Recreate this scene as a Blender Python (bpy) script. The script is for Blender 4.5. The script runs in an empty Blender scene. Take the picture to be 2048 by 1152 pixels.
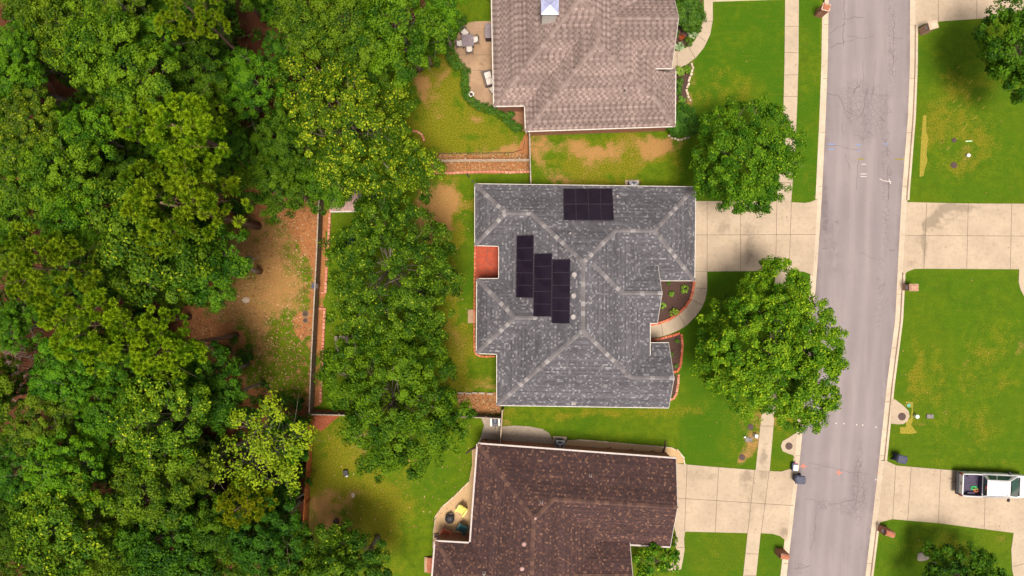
import bpy, bmesh, math, random
import numpy as np
from mathutils import Vector, Matrix
R = math.radians
random.seed(7)
SC = bpy.context.scene
COL = SC.collection
H = 57.0          # camera height above the lawn, metres
K = 24.0          # photo pixels per metre at lawn level

def g(px, py, z=0.0):
    """survey: photo position of a point known to be z metres above the lawn -> world"""
    f = (H - z) / H / K
    return Vector(((px - 1024) * f, (576 - py) * f, z))
def gx(pts, z=0.0):
    return [g(p[0], p[1], z) for p in pts]

# ------------------------------------------------------------------ meshes
class MB:
    def __init__(s):
        s.v = []; s.f = []; s.m = []; s.uv = {}
    def add(s, verts, faces, mi=0):
        o = len(s.v); s.v += [tuple(v) for v in verts]
        for f in faces:
            s.f.append(tuple(i + o for i in f)); s.m.append(mi)
        return s
    def box(s, c, d, rz=0.0, mi=0, top=(1, 1), rot=None):
        x, y, z = d[0] / 2, d[1] / 2, d[2] / 2
        t, u = top
        vs = [(-x,-y,-z),(x,-y,-z),(x,y,-z),(-x,y,-z),(-x*t,-y*u,z),(x*t,-y*u,z),(x*t,y*u,z),(-x*t,y*u,z)]
        M = rot if rot is not None else Matrix.Rotation(rz, 3, 'Z')
        vs = [M @ Vector(v) + Vector(c) for v in vs]
        return s.add(vs, [(0,3,2,1),(4,5,6,7),(0,1,5,4),(1,2,6,5),(2,3,7,6),(3,0,4,7)], mi)
    def lathe(s, c, prof, n=16, mi=0, axis=None, cap=True):
        """prof: list of (r, h) going up"""
        M = axis if axis is not None else Matrix.Identity(3)
        vs = []
        for r, h in prof:
            for i in range(n):
                a = 2 * math.pi * i / n
                vs.append(M @ Vector((r * math.cos(a), r * math.sin(a), h)) + Vector(c))
        fs = []
        for k in range(len(prof) - 1):
            for i in range(n):
                j = (i + 1) % n
                fs.append((k*n+i, k*n+j, (k+1)*n+j, (k+1)*n+i))
        if cap:
            fs.append(tuple(range(n))[::-1]); fs.append(tuple((len(prof)-1)*n + i for i in range(n)))
        return s.add(vs, fs, mi)
    def tube(s, pts, rad, n=6, mi=0):
        pts = [Vector(p) for p in pts]
        if not hasattr(rad, '__len__'): rad = [rad] * len(pts)
        vs = []; fs = []
        up = Vector((0, 0, 1))
        for k, p in enumerate(pts):
            d = (pts[min(k+1, len(pts)-1)] - pts[max(k-1, 0)])
            if d.length < 1e-6: d = Vector((0, 0, 1))
            d.normalize()
            a = d.cross(up if abs(d.z) < .9 else Vector((1, 0, 0))).normalized(); b = d.cross(a)
            for i in range(n):
                t = 2 * math.pi * i / n
                vs.append(p + (a * math.cos(t) + b * math.sin(t)) * rad[k])
        for k in range(len(pts) - 1):
            for i in range(n):
                j = (i + 1) % n
                fs.append((k*n+i, (k+1)*n+i, (k+1)*n+j, k*n+j))
        fs.append(tuple(range(n))); fs.append(tuple((len(pts)-1)*n + i for i in range(n))[::-1])
        return s.add(vs, fs, mi)
    def prism(s, poly, z0, z1, mi=0):
        n = len(poly)
        ar = sum(poly[i][0]*poly[(i+1)%n][1] - poly[(i+1)%n][0]*poly[i][1] for i in range(n))
        if ar < 0: poly = poly[::-1]
        vs = [(p[0], p[1], z0) for p in poly] + [(p[0], p[1], z1) for p in poly]
        fs = [tuple(range(n))[::-1], tuple(range(n, 2*n))] + [(i, (i+1)%n, n+(i+1)%n, n+i) for i in range(n)]
        return s.add(vs, fs, mi)
    def build(s, name, mats, parent=None, smooth=False, bevel=0, loc=None, seg=2):
        me = bpy.data.meshes.new(name)
        me.from_pydata(s.v, [], s.f)
        if not isinstance(mats, (list, tuple)): mats = [mats]
        for m in mats: me.materials.append(m)
        if any(s.m): me.polygons.foreach_set('material_index', s.m)
        if smooth: me.polygons.foreach_set('use_smooth', [True] * len(me.polygons))
        me.update()
        o = bpy.data.objects.new(name, me); COL.objects.link(o)
        if parent: o.parent = parent
        if loc is not None: o.location = loc
        if bevel:
            b = o.modifiers.new('bevel', 'BEVEL'); b.width = bevel; b.segments = seg; b.limit_method = 'ANGLE'
        return o

def tag(o, label=None, cat=None, group=None, kind=None):
    if label: o['label'] = label
    if cat: o['category'] = cat
    if group: o['group'] = group
    if kind: o['kind'] = kind
    return o
def thing(name, label, cat, loc=(0,0,0), rz=0.0, group=None):
    o = bpy.data.objects.new(name, None); COL.objects.link(o)
    o.empty_display_size = .3
    o.location = loc; o.rotation_euler = (0, 0, rz)
    return tag(o, label, cat, group)
def copy_tree(root, loc, rz, label=None, sc=1.0, group=None):
    r = root.copy(); COL.objects.link(r); r.location = loc; r.rotation_euler = (0, 0, rz); r.scale = (sc,)*3
    if label: r['label'] = label
    if group: r['group'] = group
    for ch in list(root.children):
        c = ch.copy(); COL.objects.link(c); c.parent = r
        for gch in list(ch.children):
            d = gch.copy(); COL.objects.link(d); d.parent = c
    return r

# ------------------------------------------------------------------ materials
def s2l(c):
    return tuple(((v/255)/12.92 if v/255 <= .04045 else ((v/255+.055)/1.055)**2.4) for v in c)
class NT:
    """tiny node-tree helper"""
    def __init__(s, name):
        s.mat = bpy.data.materials.new(name); s.mat.use_nodes = True
        s.nt = s.mat.node_tree; s.nt.nodes.clear()
        s.out = s.nt.nodes.new('ShaderNodeOutputMaterial')
    def n(s, t, **kw):
        nd = s.nt.nodes.new(t)
        for k, v in kw.items():
            if k.startswith('_'): setattr(nd, k[1:], v)
            else:
                key = int(k[1:]) if k[0] == 'i' and k[1:].isdigit() else k.replace('__', ' ')
                s.set(nd, key, v)
        return nd
    def set(s, nd, key, v):
        inp = nd.inputs[key]
        if isinstance(v, bpy.types.NodeSocket): s.nt.links.new(v, inp)
        elif hasattr(v, 'outputs'): s.nt.links.new(v.outputs[0], inp)
        elif hasattr(v, '__len__') and len(v) == 3 and inp.type == 'RGBA': inp.default_value = (*v, 1)
        else: inp.default_value = v
    def math(s, op, a, b=0.0, c=None, clamp=False):
        nd = s.n('ShaderNodeMath', _operation=op, i0=a, i1=b); nd.use_clamp = clamp
        if c is not None: s.set(nd, 2, c)
        return nd.outputs[0]
    def mix(s, f, a, b, bt='MIX'):
        nd = s.n('ShaderNodeMix', _data_type='RGBA', _blend_type=bt)
        s.set(nd, 0, f); s.set(nd, 6, a); s.set(nd, 7, b)
        return nd.outputs[2]
    def noise(s, sc, det=3.0, vec=None, rough=.55, dist=0.0):
        nd = s.n('ShaderNodeTexNoise', Scale=sc, Detail=det, Roughness=rough, Distortion=dist)
        if vec is not None: s.set(nd, 'Vector', vec)
        return nd.outputs[0]
    def ramp(s, f, lo, hi):
        nd = s.n('ShaderNodeMapRange', _interpolation_type='SMOOTHSTEP')
        s.set(nd, 0, f); s.set(nd, 1, lo); s.set(nd, 2, hi)
        return nd.outputs[0]
    def attr(s, nm):
        return s.n('ShaderNodeAttribute', _attribute_name=nm).outputs['Fac']
    def pos(s):
        return s.n('ShaderNodeNewGeometry').outputs['Position']
    def obj(s):
        return s.n('ShaderNodeTexCoord').outputs['Object']
    def bsdf(s, col, rough=.7, metal=0.0, spec=.3, bump=None, bs=.3, bd=.02):
        p = s.n('ShaderNodeBsdfPrincipled')
        s.set(p, 'Base Color', col); s.set(p, 'Roughness', rough); s.set(p, 'Metallic', metal)
        s.set(p, 'Specular IOR Level', spec)
        if bump is not None:
            b = s.n('ShaderNodeBump', Strength=bs, Distance=bd); s.set(b, 'Height', bump)
            s.set(p, 'Normal', b)
        s.nt.links.new(p.outputs[0], s.out.inputs[0])
        return s.mat

def pm(name, c1, c2=None, sc=4.0, rough=.7, bump=0.0, metal=0.0, spec=.3, det=4.0, lo=.35, hi=.65):
    t = NT(name)
    if c2 is None: c2 = tuple(v*.72 for v in c1)
    nz = t.noise(sc, det, t.obj())
    col = t.mix(t.ramp(nz, lo, hi), c1, c2)
    return t.bsdf(col, rough, metal, spec, bump=(nz if bump else None), bs=bump)
SUN_E, SUN_A, SKY_S, EXPO = 2.6, 20.0, .08, .90
# ------------------------------------------------------------------ material library
def m_ground():
    t = NT('lawn_soil_litter')
    P = t.pos()
    n1 = t.noise(.35, 4, P, .65, .6); n2 = t.noise(1.6, 5, P, .65); n3 = t.noise(9, 4, P, .7); n4 = t.noise(38, 3, P, .7); n5 = t.noise(.12, 2, P)
    lush, dry, dirt, leaf = (t.attr(a) for a in ('lush', 'dry', 'dirt', 'leaf'))
    # mown green turf
    grass = t.mix(t.ramp(n2, .3, .7), (.056, .104, .0010), (.094, .136, .0016))
    grass = t.mix(t.math('MULTIPLY', t.ramp(t.noise(.55, 5, P, .7, .8), .5, .7), .6), grass, (.036, .074, .0008))
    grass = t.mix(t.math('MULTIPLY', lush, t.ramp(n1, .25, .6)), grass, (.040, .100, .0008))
    grass = t.mix(t.math('MULTIPLY', t.ramp(n5, .45, .7), .35), grass, (.095, .115, .0020))
    mp = t.n('ShaderNodeMapping'); t.set(mp, 'Vector', P); mp.inputs['Rotation'].default_value = (0, 0, .8); mp.inputs['Scale'].default_value = (.5, 4.5, 1)
    grass = t.mix(t.math('MULTIPLY', t.ramp(t.noise(1, 3, mp.outputs[0]), .52, .75), .35), grass, (.105, .120, .003))
    fd = t.math('ADD', dry, t.math('MULTIPLY', t.math('SUBTRACT', t.math('ADD', t.math('MULTIPLY', n2, .4), t.math('ADD', t.math('MULTIPLY', n3, .35), t.math('MULTIPLY', n4, .25))), .5), 3.0))
    dcol = t.mix(t.ramp(n3, .35, .7), (.098, .112, .0024), (.205, .160, .0105))
    grass = t.mix(t.math('MULTIPLY', t.math('MULTIPLY', t.ramp(fd, .25, .95), .85), t.ramp(dry, 0, .4)), grass, dcol)
    # bare tan soil
    fs = t.math('ADD', dirt, t.math('MULTIPLY', t.math('SUBTRACT', t.math('ADD', t.math('MULTIPLY', n2, .4), t.math('ADD', t.math('MULTIPLY', n3, .35), t.math('MULTIPLY', n4, .25))), .5), 3.4))
    soil = t.mix(t.ramp(n3, .3, .7), (.40, .215, .085), (.27, .125, .042))
    soil = t.mix(t.math('MULTIPLY', t.ramp(n4, .55, .75), .5), soil, (.17, .10, .03))
    col = t.mix(t.math('MULTIPLY', t.math('MULTIPLY', t.ramp(fs, .25, 1.05), t.math('ADD', .5, t.math('MULTIPLY', t.ramp(n3, .38, .56), .5))), t.ramp(dirt, 0, .3)), grass, soil)
    # red-brown leaf and needle litter
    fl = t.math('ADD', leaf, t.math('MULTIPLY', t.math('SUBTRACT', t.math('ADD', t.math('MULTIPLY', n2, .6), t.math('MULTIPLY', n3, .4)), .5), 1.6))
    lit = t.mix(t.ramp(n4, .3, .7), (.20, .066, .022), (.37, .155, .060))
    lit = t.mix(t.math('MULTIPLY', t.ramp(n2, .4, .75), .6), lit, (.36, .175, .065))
    lit = t.mix(t.ramp(leaf, 1.05, 1.5), lit, t.mix(t.ramp(n4, .3, .7), (.050, .016, .008), (.11, .040, .018)))  # deep in the wood, canopy shade is put into the litter colour
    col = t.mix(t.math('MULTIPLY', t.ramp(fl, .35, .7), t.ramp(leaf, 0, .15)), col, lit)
    # blade-scale variation
    v = t.n('ShaderNodeMapRange'); t.set(v, 0, t.math('ADD', t.math('MULTIPLY', n4, .6), t.math('MULTIPLY', n3, .4))); t.set(v, 1, .25); t.set(v, 2, .75); t.set(v, 3, .45); t.set(v, 4, 1.55)
    hv = t.n('ShaderNodeHueSaturation', Value=1.0); t.set(hv, 'Value', v); t.set(hv, 'Color', col)
    return t.bsdf(hv, .9, 0, .15, bump=t.math('ADD', n4, n3), bs=.6, bd=.05)

def m_asphalt():
    t = NT('worn_asphalt'); P = t.pos()
    n1 = t.noise(.25, 3, P); n3 = t.noise(60, 2, P, .8)
    sp = t.n('ShaderNodeMapping'); t.set(sp, 'Vector', P); sp.inputs['Scale'].default_value = (1.6, .12, 1)
    st = t.noise(1.0, 4, sp.outputs[0])
    col = t.mix(t.ramp(n1, .3, .7), (.188, .157, .162), (.214, .179, .183))
    col = t.mix(t.math('MULTIPLY', t.ramp(st, .45, .75), .5), col, (.27, .225, .22))
    col = t.mix(t.math('MULTIPLY', t.attr('edge'), t.ramp(t.noise(.8, 5, P, .7), .3, .75)), col, (.115, .092, .085))
    col = t.mix(t.math('MULTIPLY', t.attr('track'), .35), col, (.275, .232, .232))
    col = t.mix(t.math('MULTIPLY', t.ramp(t.noise(2.6, 4, P, .7), .62, .72), .35), col, (.115, .092, .095))
    col = t.mix(t.math('MULTIPLY', t.ramp(t.attr('dark'), .1, 1), t.ramp(t.noise(1.2, 5, P, .7), .3, .65)), col, (.125, .100, .105))
    col = t.mix(t.math('MULTIPLY', t.ramp(n3, .5, .8), .5), col, (.13, .11, .11))
    # alligator cracking where the surface is tired
    w = t.n('ShaderNodeMix', _data_type='VECTOR'); t.set(w, 0, .08); t.set(w, 4, P)
    nn = t.n('ShaderNodeTexNoise', Scale=2.2, Detail=3.0); t.set(nn, 'Vector', P)
    t.nt.links.new(nn.outputs['Color'], w.inputs[5])
    def crack(scale, th):
        v = t.n('ShaderNodeTexVoronoi', _feature='DISTANCE_TO_EDGE', Scale=scale)
        t.set(v, 'Vector', w.outputs[1]); return t.math('SUBTRACT', 1.0, t.ramp(v.outputs['Distance'], 0.0, th))
    ca = t.attr('crack')
    brk = t.ramp(t.math('ADD', ca, t.math('MULTIPLY', t.math('SUBTRACT', t.noise(.9, 4, P, .7), .5), 1.4)), .42, .75)
    f = t.math('MULTIPLY', t.math('MAXIMUM', t.math('MULTIPLY', crack(2.6, .07), .8), t.math('MULTIPLY', crack(5.2, .09), .5)), brk)
    col = t.mix(t.math('MULTIPLY', f, .5), col, (.06, .045, .05))
    return t.bsdf(col, .85, 0, .25, bump=n3, bs=.25, bd=.01)

def m_concrete(name, c1, c2, stain=(.16,.125,.09)):
    t = NT(name); P = t.pos()
    n1 = t.noise(.5, 5, P, .6); n2 = t.noise(3.5, 5, P, .65); n3 = t.noise(45, 2, P, .8)
    col = t.mix(t.ramp(n1, .3, .7), c1, c2)
    col = t.mix(t.math('MULTIPLY', t.ramp(n2, .45, .8), .38), col, stain)
    sa = t.attr('stain')
    f = t.ramp(t.math('ADD', sa, t.math('MULTIPLY', t.math('SUBTRACT', t.noise(1.8, 6, P, .7, 1.0), .5), 1.5)), .3, 1.0)
    col = t.mix(t.math('MULTIPLY', t.math('MULTIPLY', f, t.ramp(sa, 0, .2)), .6), col, stain)
    col = t.mix(t.math('MULTIPLY', t.ramp(n3, .5, .8), .15), col, (.2, .15, .11))
    return t.bsdf(col, .85, 0, .25, bump=n3, bs=.15, bd=.01)

def m_shingle(name, stops, tab=(.30, .145), gap=.7, speck=None, stag=.5, teeth=None):
    """stops: list of (pos, colour) picked per tab; UV in metres (u along the eave, v up the slope)"""
    t = NT(name)
    uv = t.n('ShaderNodeUVMap', _uv_map='UVMap').outputs[0]
    s = t.n('ShaderNodeSeparateXYZ'); t.set(s, 0, uv)
    row = t.math('DIVIDE', s.outputs[1], tab[1]); rowi = t.math('FLOOR', row); rowf = t.math('FRACT', row)
    wr = t.n('ShaderNodeTexWhiteNoise', _noise_dimensions='1D'); t.set(wr, 'W', rowi)
    sh = t.math('ADD', t.math('MULTIPLY', rowi, stag), t.math('MULTIPLY', wr.outputs[0], .8))
    u = t.math('ADD', t.math('DIVIDE', s.outputs[0], tab[0]), sh); ui = t.math('FLOOR', u); uf = t.math('FRACT', u)
    cx = t.n('ShaderNodeCombineXYZ'); t.set(cx, 0, ui); t.set(cx, 1, rowi)
    wn = t.n('ShaderNodeTexWhiteNoise', _noise_dimensions='2D'); t.set(wn, 'Vector', cx)
    rp = t.n('ShaderNodeValToRGB'); rp.color_ramp.interpolation = 'CONSTANT'
    e = rp.color_ramp.elements
    while len(e) < len(stops): e.new(.5)
    for i, (p, c) in enumerate(stops):
        e[i].position = p; e[i].color = (*c, 1)
    t.set(rp, 0, wn.outputs[0])
    P = t.obj(); n1 = t.noise(.5, 4, P); n3 = t.noise(30, 3, P, .8)
    col = rp.outputs[0]
    if teeth: col = t.mix(t.math('MULTIPLY', t.math('LESS_THAN', uf, teeth[0]), t.math('ADD', .55, t.math('MULTIPLY', wn.outputs[0], .45))), col, teeth[1])
    edge = t.math('SUBTRACT', 1.0, t.ramp(rowf, .05, .24))
    col = t.mix(t.math('MULTIPLY', edge, gap), col, speck or stops[0][1])
    rowv = t.n('ShaderNodeMapRange'); t.set(rowv, 0, wr.outputs[0]); t.set(rowv, 3, .80); t.set(rowv, 4, 1.20)
    col = t.mix(1.0, col, rowv.outputs[0], 'MULTIPLY')
    v = t.n('ShaderNodeMapRange'); t.set(v, 0, t.math('ADD', t.math('MULTIPLY', n1, .6), t.math('MULTIPLY', n3, .4))); t.set(v, 1, .3); t.set(v, 2, .7); t.set(v, 3, .78); t.set(v, 4, 1.22)
    hv = t.n('ShaderNodeHueSaturation'); t.set(hv, 'Value', v); t.set(hv, 'Color', col)
    hgt = t.math('ADD', t.math('MULTIPLY', t.math('SUBTRACT', 1.0, rowf), 1.0), t.math('MULTIPLY', wn.outputs[0], .6))
    return t.bsdf(hv, .9, 0, .2, bump=hgt, bs=.45, bd=.012)

def m_brick(name, c1, c2, mortar=(.42,.36,.30)):
    t = NT(name); P = t.obj()
    s = t.n('ShaderNodeSeparateXYZ'); t.set(s, 0, P)
    c = t.n('ShaderNodeCombineXYZ'); t.set(c, 0, t.math('ADD', s.outputs[0], s.outputs[1])); t.set(c, 1, s.outputs[2])
    b = t.n('ShaderNodeTexBrick', Scale=1.0); t.set(b, 'Vector', c)
    t.set(b, 'Color1', c1); t.set(b, 'Color2', c2); t.set(b, 'Mortar', mortar)
    b.inputs['Brick Width'].default_value = .21; b.inputs['Row Height'].default_value = .075; b.inputs['Mortar Size'].default_value = .008
    return t.bsdf(t.mix(t.ramp(t.noise(6, 4, P), .4, .7), b.outputs[0], tuple(v*.8 for v in c1)), .85, 0, .2, bump=b.outputs['Fac'], bs=.2)

def m_island(name, cols, rough=.8, vs=.35):
    """each loose piece (a brick, a stone, a chip, a leaf) picks its own tone"""
    t = NT(name)
    r = t.n('ShaderNodeNewGeometry').outputs['Random Per Island']
    rp = t.n('ShaderNodeValToRGB'); e = rp.color_ramp.elements
    while len(e) < len(cols): e.new(.5)
    for i, c in enumerate(cols):
        e[i].position = i / max(1, len(cols)-1); e[i].color = (*c, 1)
    t.set(rp, 0, r)
    n = t.noise(14, 4, t.pos(), .7)
    hv = t.n('ShaderNodeHueSaturation'); t.set(hv, 'Color', rp.outputs[0])
    t.set(hv, 'Value', t.math('ADD', 1.0 - vs/2, t.math('MULTIPLY', n, vs)))
    return t.bsdf(hv, rough, 0, .25, bump=n, bs=.2)

def m_leaf(name, dark, light, tip=None, trans=.15, gloss=.10):
    t = NT(name)
    geo = t.n('ShaderNodeNewGeometry'); oi = t.n('ShaderNodeObjectInfo')
    r = geo.outputs['Random Per Island']; cl = t.attr('clump')
    f = t.math('ADD', t.math('MULTIPLY', r, .5), t.math('MULTIPLY', cl, .5))
    col = t.mix(t.ramp(f, .15, .85), dark, light)
    if tip: col = t.mix(t.attr('tip'), col, tip)
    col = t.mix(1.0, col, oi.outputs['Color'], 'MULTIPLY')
    p = t.n('ShaderNodeBsdfPrincipled'); t.set(p, 'Base Color', col); t.set(p, 'Roughness', .5); t.set(p, 'Specular IOR Level', gloss)
    tr = t.n('ShaderNodeBsdfTranslucent'); t.set(tr, 'Color', t.mix(.5, col, (.16, .22, .01)))
    mx = t.n('ShaderNodeMixShader'); t.set(mx, 0, trans)
    t.nt.links.new(p.outputs[0], mx.inputs[1]); t.nt.links.new(tr.outputs[0], mx.inputs[2])
    t.nt.links.new(mx.outputs[0], t.out.inputs[0])
    return t.mat

def m_glass(name, col, rough=.08):
    t = NT(name)
    return t.bsdf((*col,), rough, 0, .6)

M = dict(
    ground=m_ground(), asphalt=m_asphalt(),
    conc=m_concrete('pale_concrete', (.40,.312,.225), (.335,.258,.185)),
    walk=m_concrete('sidewalk_concrete', (.41,.322,.232), (.345,.272,.20)),
    kerb=m_concrete('kerb_concrete', (.49,.392,.295), (.41,.328,.245)),
    patio=m_concrete('patio_concrete', (.36,.235,.145), (.26,.165,.10), (.14,.09,.055)),
    joint=pm('dark_joint', (.15,.105,.075), (.10,.07,.05), 8, .9),  # dark colour of the thin joint strips
    crack=pm('open_crack', (.060,.045,.048), (.09,.07,.07), 8, .95),
    roof_grey=m_shingle('grey_shingles', [(0,(.074,.070,.080)),(.30,(.088,.083,.094)),(.60,(.102,.096,.107)),(.85,(.138,.131,.142)),(.91,(.190,.181,.190))], (.15,.16), .55, speck=(.088,.080,.09)),
    roof_brown=m_shingle('brown_shingles', [(0,(.046,.026,.026)),(.36,(.058,.031,.029)),(.66,(.074,.038,.033)),(.86,(.112,.056,.040)),(.955,(.165,.088,.060))], (.13,.15), .5, speck=(.038,.021,.021)),
    roof_tan=m_shingle('taupe_shingles', [(0,(.200,.148,.132)),(.35,(.225,.168,.150)),(.7,(.250,.188,.168))], (.46,.19), .35, speck=(.150,.090,.078), teeth=(.42,(.138,.093,.083))),
    white=pm('white_trim', (.56,.51,.46), (.46,.41,.37), 3, .5),
    gutter=pm('mauve_grey_gutter', (.42,.35,.33), (.34,.28,.265), 3, .5), flash=pm('vent_flashing', (.30,.24,.22), None, 4, .6),
    soffit=pm('cream_soffit', (.55,.48,.40), None, 3, .7),
    brick_red=m_brick('red_brick', (.36,.12,.06), (.28,.085,.045)),
    brick_tan=m_brick('tan_brick', (.40,.22,.14), (.30,.15,.09)),
    paver=m_island('pink_edging_bricks', [(.50,.19,.12),(.42,.155,.10),(.56,.25,.17)]),
    paver_red=m_island('red_edging_bricks', [(.50,.125,.06),(.42,.10,.05),(.56,.18,.10)]),
    stone=m_island('pale_edging_stones', [(.50,.40,.29),(.38,.28,.20),(.58,.48,.37)]),
    rock=pm('grey_rock', (.36,.31,.27), (.24,.20,.17), 5, .9, .4),
    mulch=pm('dark_mulch', (.045,.024,.020), (.085,.045,.034), 22, .95, .8, lo=.3, hi=.7),
    redmulch=pm('red_bark_mulch', (.22,.050,.020), (.36,.115,.055), 16, .95, .8, lo=.3, hi=.7),
    chips=pm('wood_chip_bed', (.30,.155,.08), (.17,.08,.04), 14, .95, .8, lo=.3, hi=.7),
    gravel=pm('tan_pea_gravel', (.47,.32,.17), (.34,.215,.11), 26, .9, .7, lo=.3, hi=.7),
    ggravel=pm('grey_crushed_gravel', (.36,.29,.22), (.20,.16,.125), 22, .9, .8, lo=.3, hi=.7),
    terracotta=pm('red_stained_slab', (.36,.042,.006), (.27,.030,.005), 3, .6),
    wood_grey=pm('weathered_fence_wood', (.20,.145,.095), (.11,.08,.05), 6, .9, .3),
    wood_cap=pm('bleached_fence_cap', (.36,.30,.24), (.24,.19,.15), 7, .9),
    wood_rail=pm('pale_fence_rail', (.42,.33,.25), (.30,.22,.15), 7, .85),
    wood_orange=pm('orange_stained_cedar', (.42,.13,.030), (.30,.085,.020), 5, .75, .2),
    wood_dark=pm('dark_timber', (.075,.045,.03), None, 6, .85),
    bark=pm('grey_bark', (.30,.25,.20), (.17,.135,.105), 9, .95, .5),
    barkp=pm('pine_bark', (.22,.135,.095), (.11,.065,.045), 9, .95, .5),
    deadwood=pm('dead_twig', (.24,.19,.16), (.14,.11,.09), 9, .95),
    solar=pm('solar_cells', (.0105,.0068,.0135), (.0150,.0100,.0190), 1.2, .30, spec=.22),
    sframe=pm('solar_black_frame', (.036,.028,.038), None, 8, .45),
    metal=pm('galvanised_metal', (.42,.42,.45), (.30,.30,.33), 3, .35, metal=.6),
    chimmetal=pm('bluish_metal_cap', (.42,.44,.62), (.32,.34,.52), 2.2, .35, metal=.35),
    dmetal=pm('dark_metal', (.045,.042,.048), None, 6, .5, metal=.3),
    acgrey=pm('unit_grey_paint', (.34,.34,.36), (.27,.27,.29), 4, .5),
    ventw=pm('pale_vent_paint', (.30,.27,.268), (.25,.22,.218), 4, .5),
    ventp=pm('pinkish_vent_paint', (.36,.22,.20), (.29,.17,.155), 4, .5),
    siding=pm('pale_siding', (.62,.58,.54), (.54,.50,.46), 3, .7),
    iron=pm('cast_iron_lid', (.085,.050,.045), (.055,.033,.030), 20, .7, .4),
    navy=pm('navy_plastic', (.020,.024,.085), (.028,.032,.11), 3, .45),
    navylid=pm('faded_navy_lid', (.052,.055,.092), (.038,.042,.075), 3, .5),
    black=pm('black_plastic', (.016,.015,.018), (.026,.024,.028), 5, .5),
    rubber=pm('black_rubber', (.018,.018,.018), (.03,.03,.03), 20, .8),
    whitebox=pm('white_plastic', (.68,.67,.64), (.58,.57,.54), 3, .5),
    magenta=pm('magenta_plastic', (.38,.045,.13), None, 3, .5),
    mint=pm('mint_plastic', (.50,.66,.42), (.42,.58,.36), 4, .5),
    green_lid=pm('green_valve_lid', (.13,.36,.20), (.10,.28,.16), 6, .6),
    boxgrey=pm('grey_meter_box', (.20,.18,.17), (.13,.115,.105), 6, .85),
    carpaint=pm('white_car_paint', (.58,.57,.585), (.54,.53,.545), .8, .22, spec=.5),
    glass=m_glass('dark_car_glass', (.028,.060,.066)),
    chrome=pm('chrome', (.55,.55,.56), None, 3, .15, metal=1),
    liner=pm('purple_grey_bed_liner', (.062,.048,.088), (.045,.035,.066), 4, .7),
    red=pm('red_lens', (.28,.016,.02), None, 3, .3),
    yellow=pm('yellow_plastic', (.70,.62,.13), (.62,.54,.10), 3, .5),
    teal=pm('teal_plastic', (.012,.075,.085), (.018,.10,.11), 3, .5),
    coral=pm('coral_plastic', (.62,.155,.085), (.52,.12,.065), 3, .5),
    wicker=pm('grey_brown_wicker', (.14,.115,.105), (.09,.072,.066), 30, .8, .4),
    cushion=pm('pale_cushion', (.56,.50,.46), (.48,.42,.38), 4, .85),
    tabletop=pm('mauve_grey_tabletop', (.20,.155,.17), (.16,.125,.135), 6, .5),
    strapg=pm('bright_green_webbing', (.06,.62,.16), None, 9, .6),
    strapo=pm('orange_webbing', (.62,.17,.03), None, 9, .6),
    paint_o=pm('orange_marking_paint', (.68,.15,.08), (.45,.17,.13), 30, .8, lo=.45, hi=.7),
    paint_b=pm('blue_marking_paint', (.15,.20,.38), (.21,.19,.23), 30, .8, lo=.45, hi=.7),
    paint_w=pm('white_marking_paint', (.50,.44,.41), (.26,.22,.22), 30, .8, lo=.5, hi=.75),
    straw=pm('dormant_straw_turf', (.30,.22,.030), (.15,.15,.010), 12, .95, .6),
    redleaf=m_island('dark_red_leaves', [(.20,.012,.010),(.12,.008,.010),(.28,.03,.015)]),
    litter=m_island('fallen_leaves', [(.30,.13,.05),(.18,.07,.028),(.42,.25,.11),(.12,.05,.02),(.48,.33,.17)]),
    # foliage
    oak=m_leaf('oak_leaves', (.014,.050,.0016), (.118,.190,.0060)),
    oaky=m_leaf('yellow_tipped_oak_leaves', (.019,.058,.002), (.112,.178,.006), tip=(.36,.38,.016)),
    street=m_leaf('street_tree_leaves', (.026,.088,.002), (.135,.232,.007), tip=(.34,.40,.015)),
    pine=m_leaf('pine_needles', (.040,.098,.0020), (.205,.280,.0075), trans=.12, gloss=.08),
    airy=m_leaf('pale_airy_leaves', (.095,.170,.004), (.27,.35,.010)),
    shrub=m_leaf('shrub_leaves', (.020,.058,.006), (.055,.120,.010)),
    box=m_leaf('clipped_shrub_leaves', (.024,.080,.0030), (.095,.180,.008), trans=.1, gloss=.25),
    lime=m_leaf('lime_plant_leaves', (.13,.22,.02), (.34,.42,.05)),
    varieg=m_leaf('variegated_leaves', (.12,.20,.07), (.42,.50,.28)),
)
# ------------------------------------------------------------------ ground
ROAD_L = [(1664,-400),(1660,-60),(1658.7,0),(1656.6,128),(1652.7,233),(1645.5,384),(1636,531),(1623,700),(1607.7,851),(1596,968),(1574.5,1152),(1545,1400)]
ROAD_R = [(1823,-400),(1822.3,-60),(1822,0),(1821.5,128),(1817.5,233),(1805.5,384),(1797.5,531),(1792,640),(1775.5,768),(1755,968),(1732.5,1152),(1702,1400)]
def xat(line, y):
    ys = [p[1] for p in line]; xs = [p[0] for p in line]
    if y < ys[0]: return xs[0]
    if y > ys[-1]: return xs[-1] + (y - ys[-1]) * (-.118)
    return float(np.interp(y, ys, xs))
def soft(X, Y, px, py, rx, ry, amp=1.0, rot=0.0, hard=.5):
    c, s = math.cos(R(rot)), math.sin(R(rot))
    dx, dy = X - px, Y - py
    u, v = (dx*c + dy*s)/rx, (-dx*s + dy*c)/ry
    d = np.sqrt(u*u + v*v)
    return amp * np.clip((1.3 - d) / (1.05 if hard < .5 else .75), 0, 1)
def inpoly(X, Y, poly):
    r = np.zeros(X.shape, bool); n = len(poly); j = n - 1
    for i in range(n):
        xi, yi = poly[i]; xj, yj = poly[j]
        c = ((yi > Y) != (yj > Y)) & (X < (xj - xi) * (Y - yi) / ((yj - yi) or 1e-9) + xi)
        r ^= c; j = i
    return r

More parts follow.
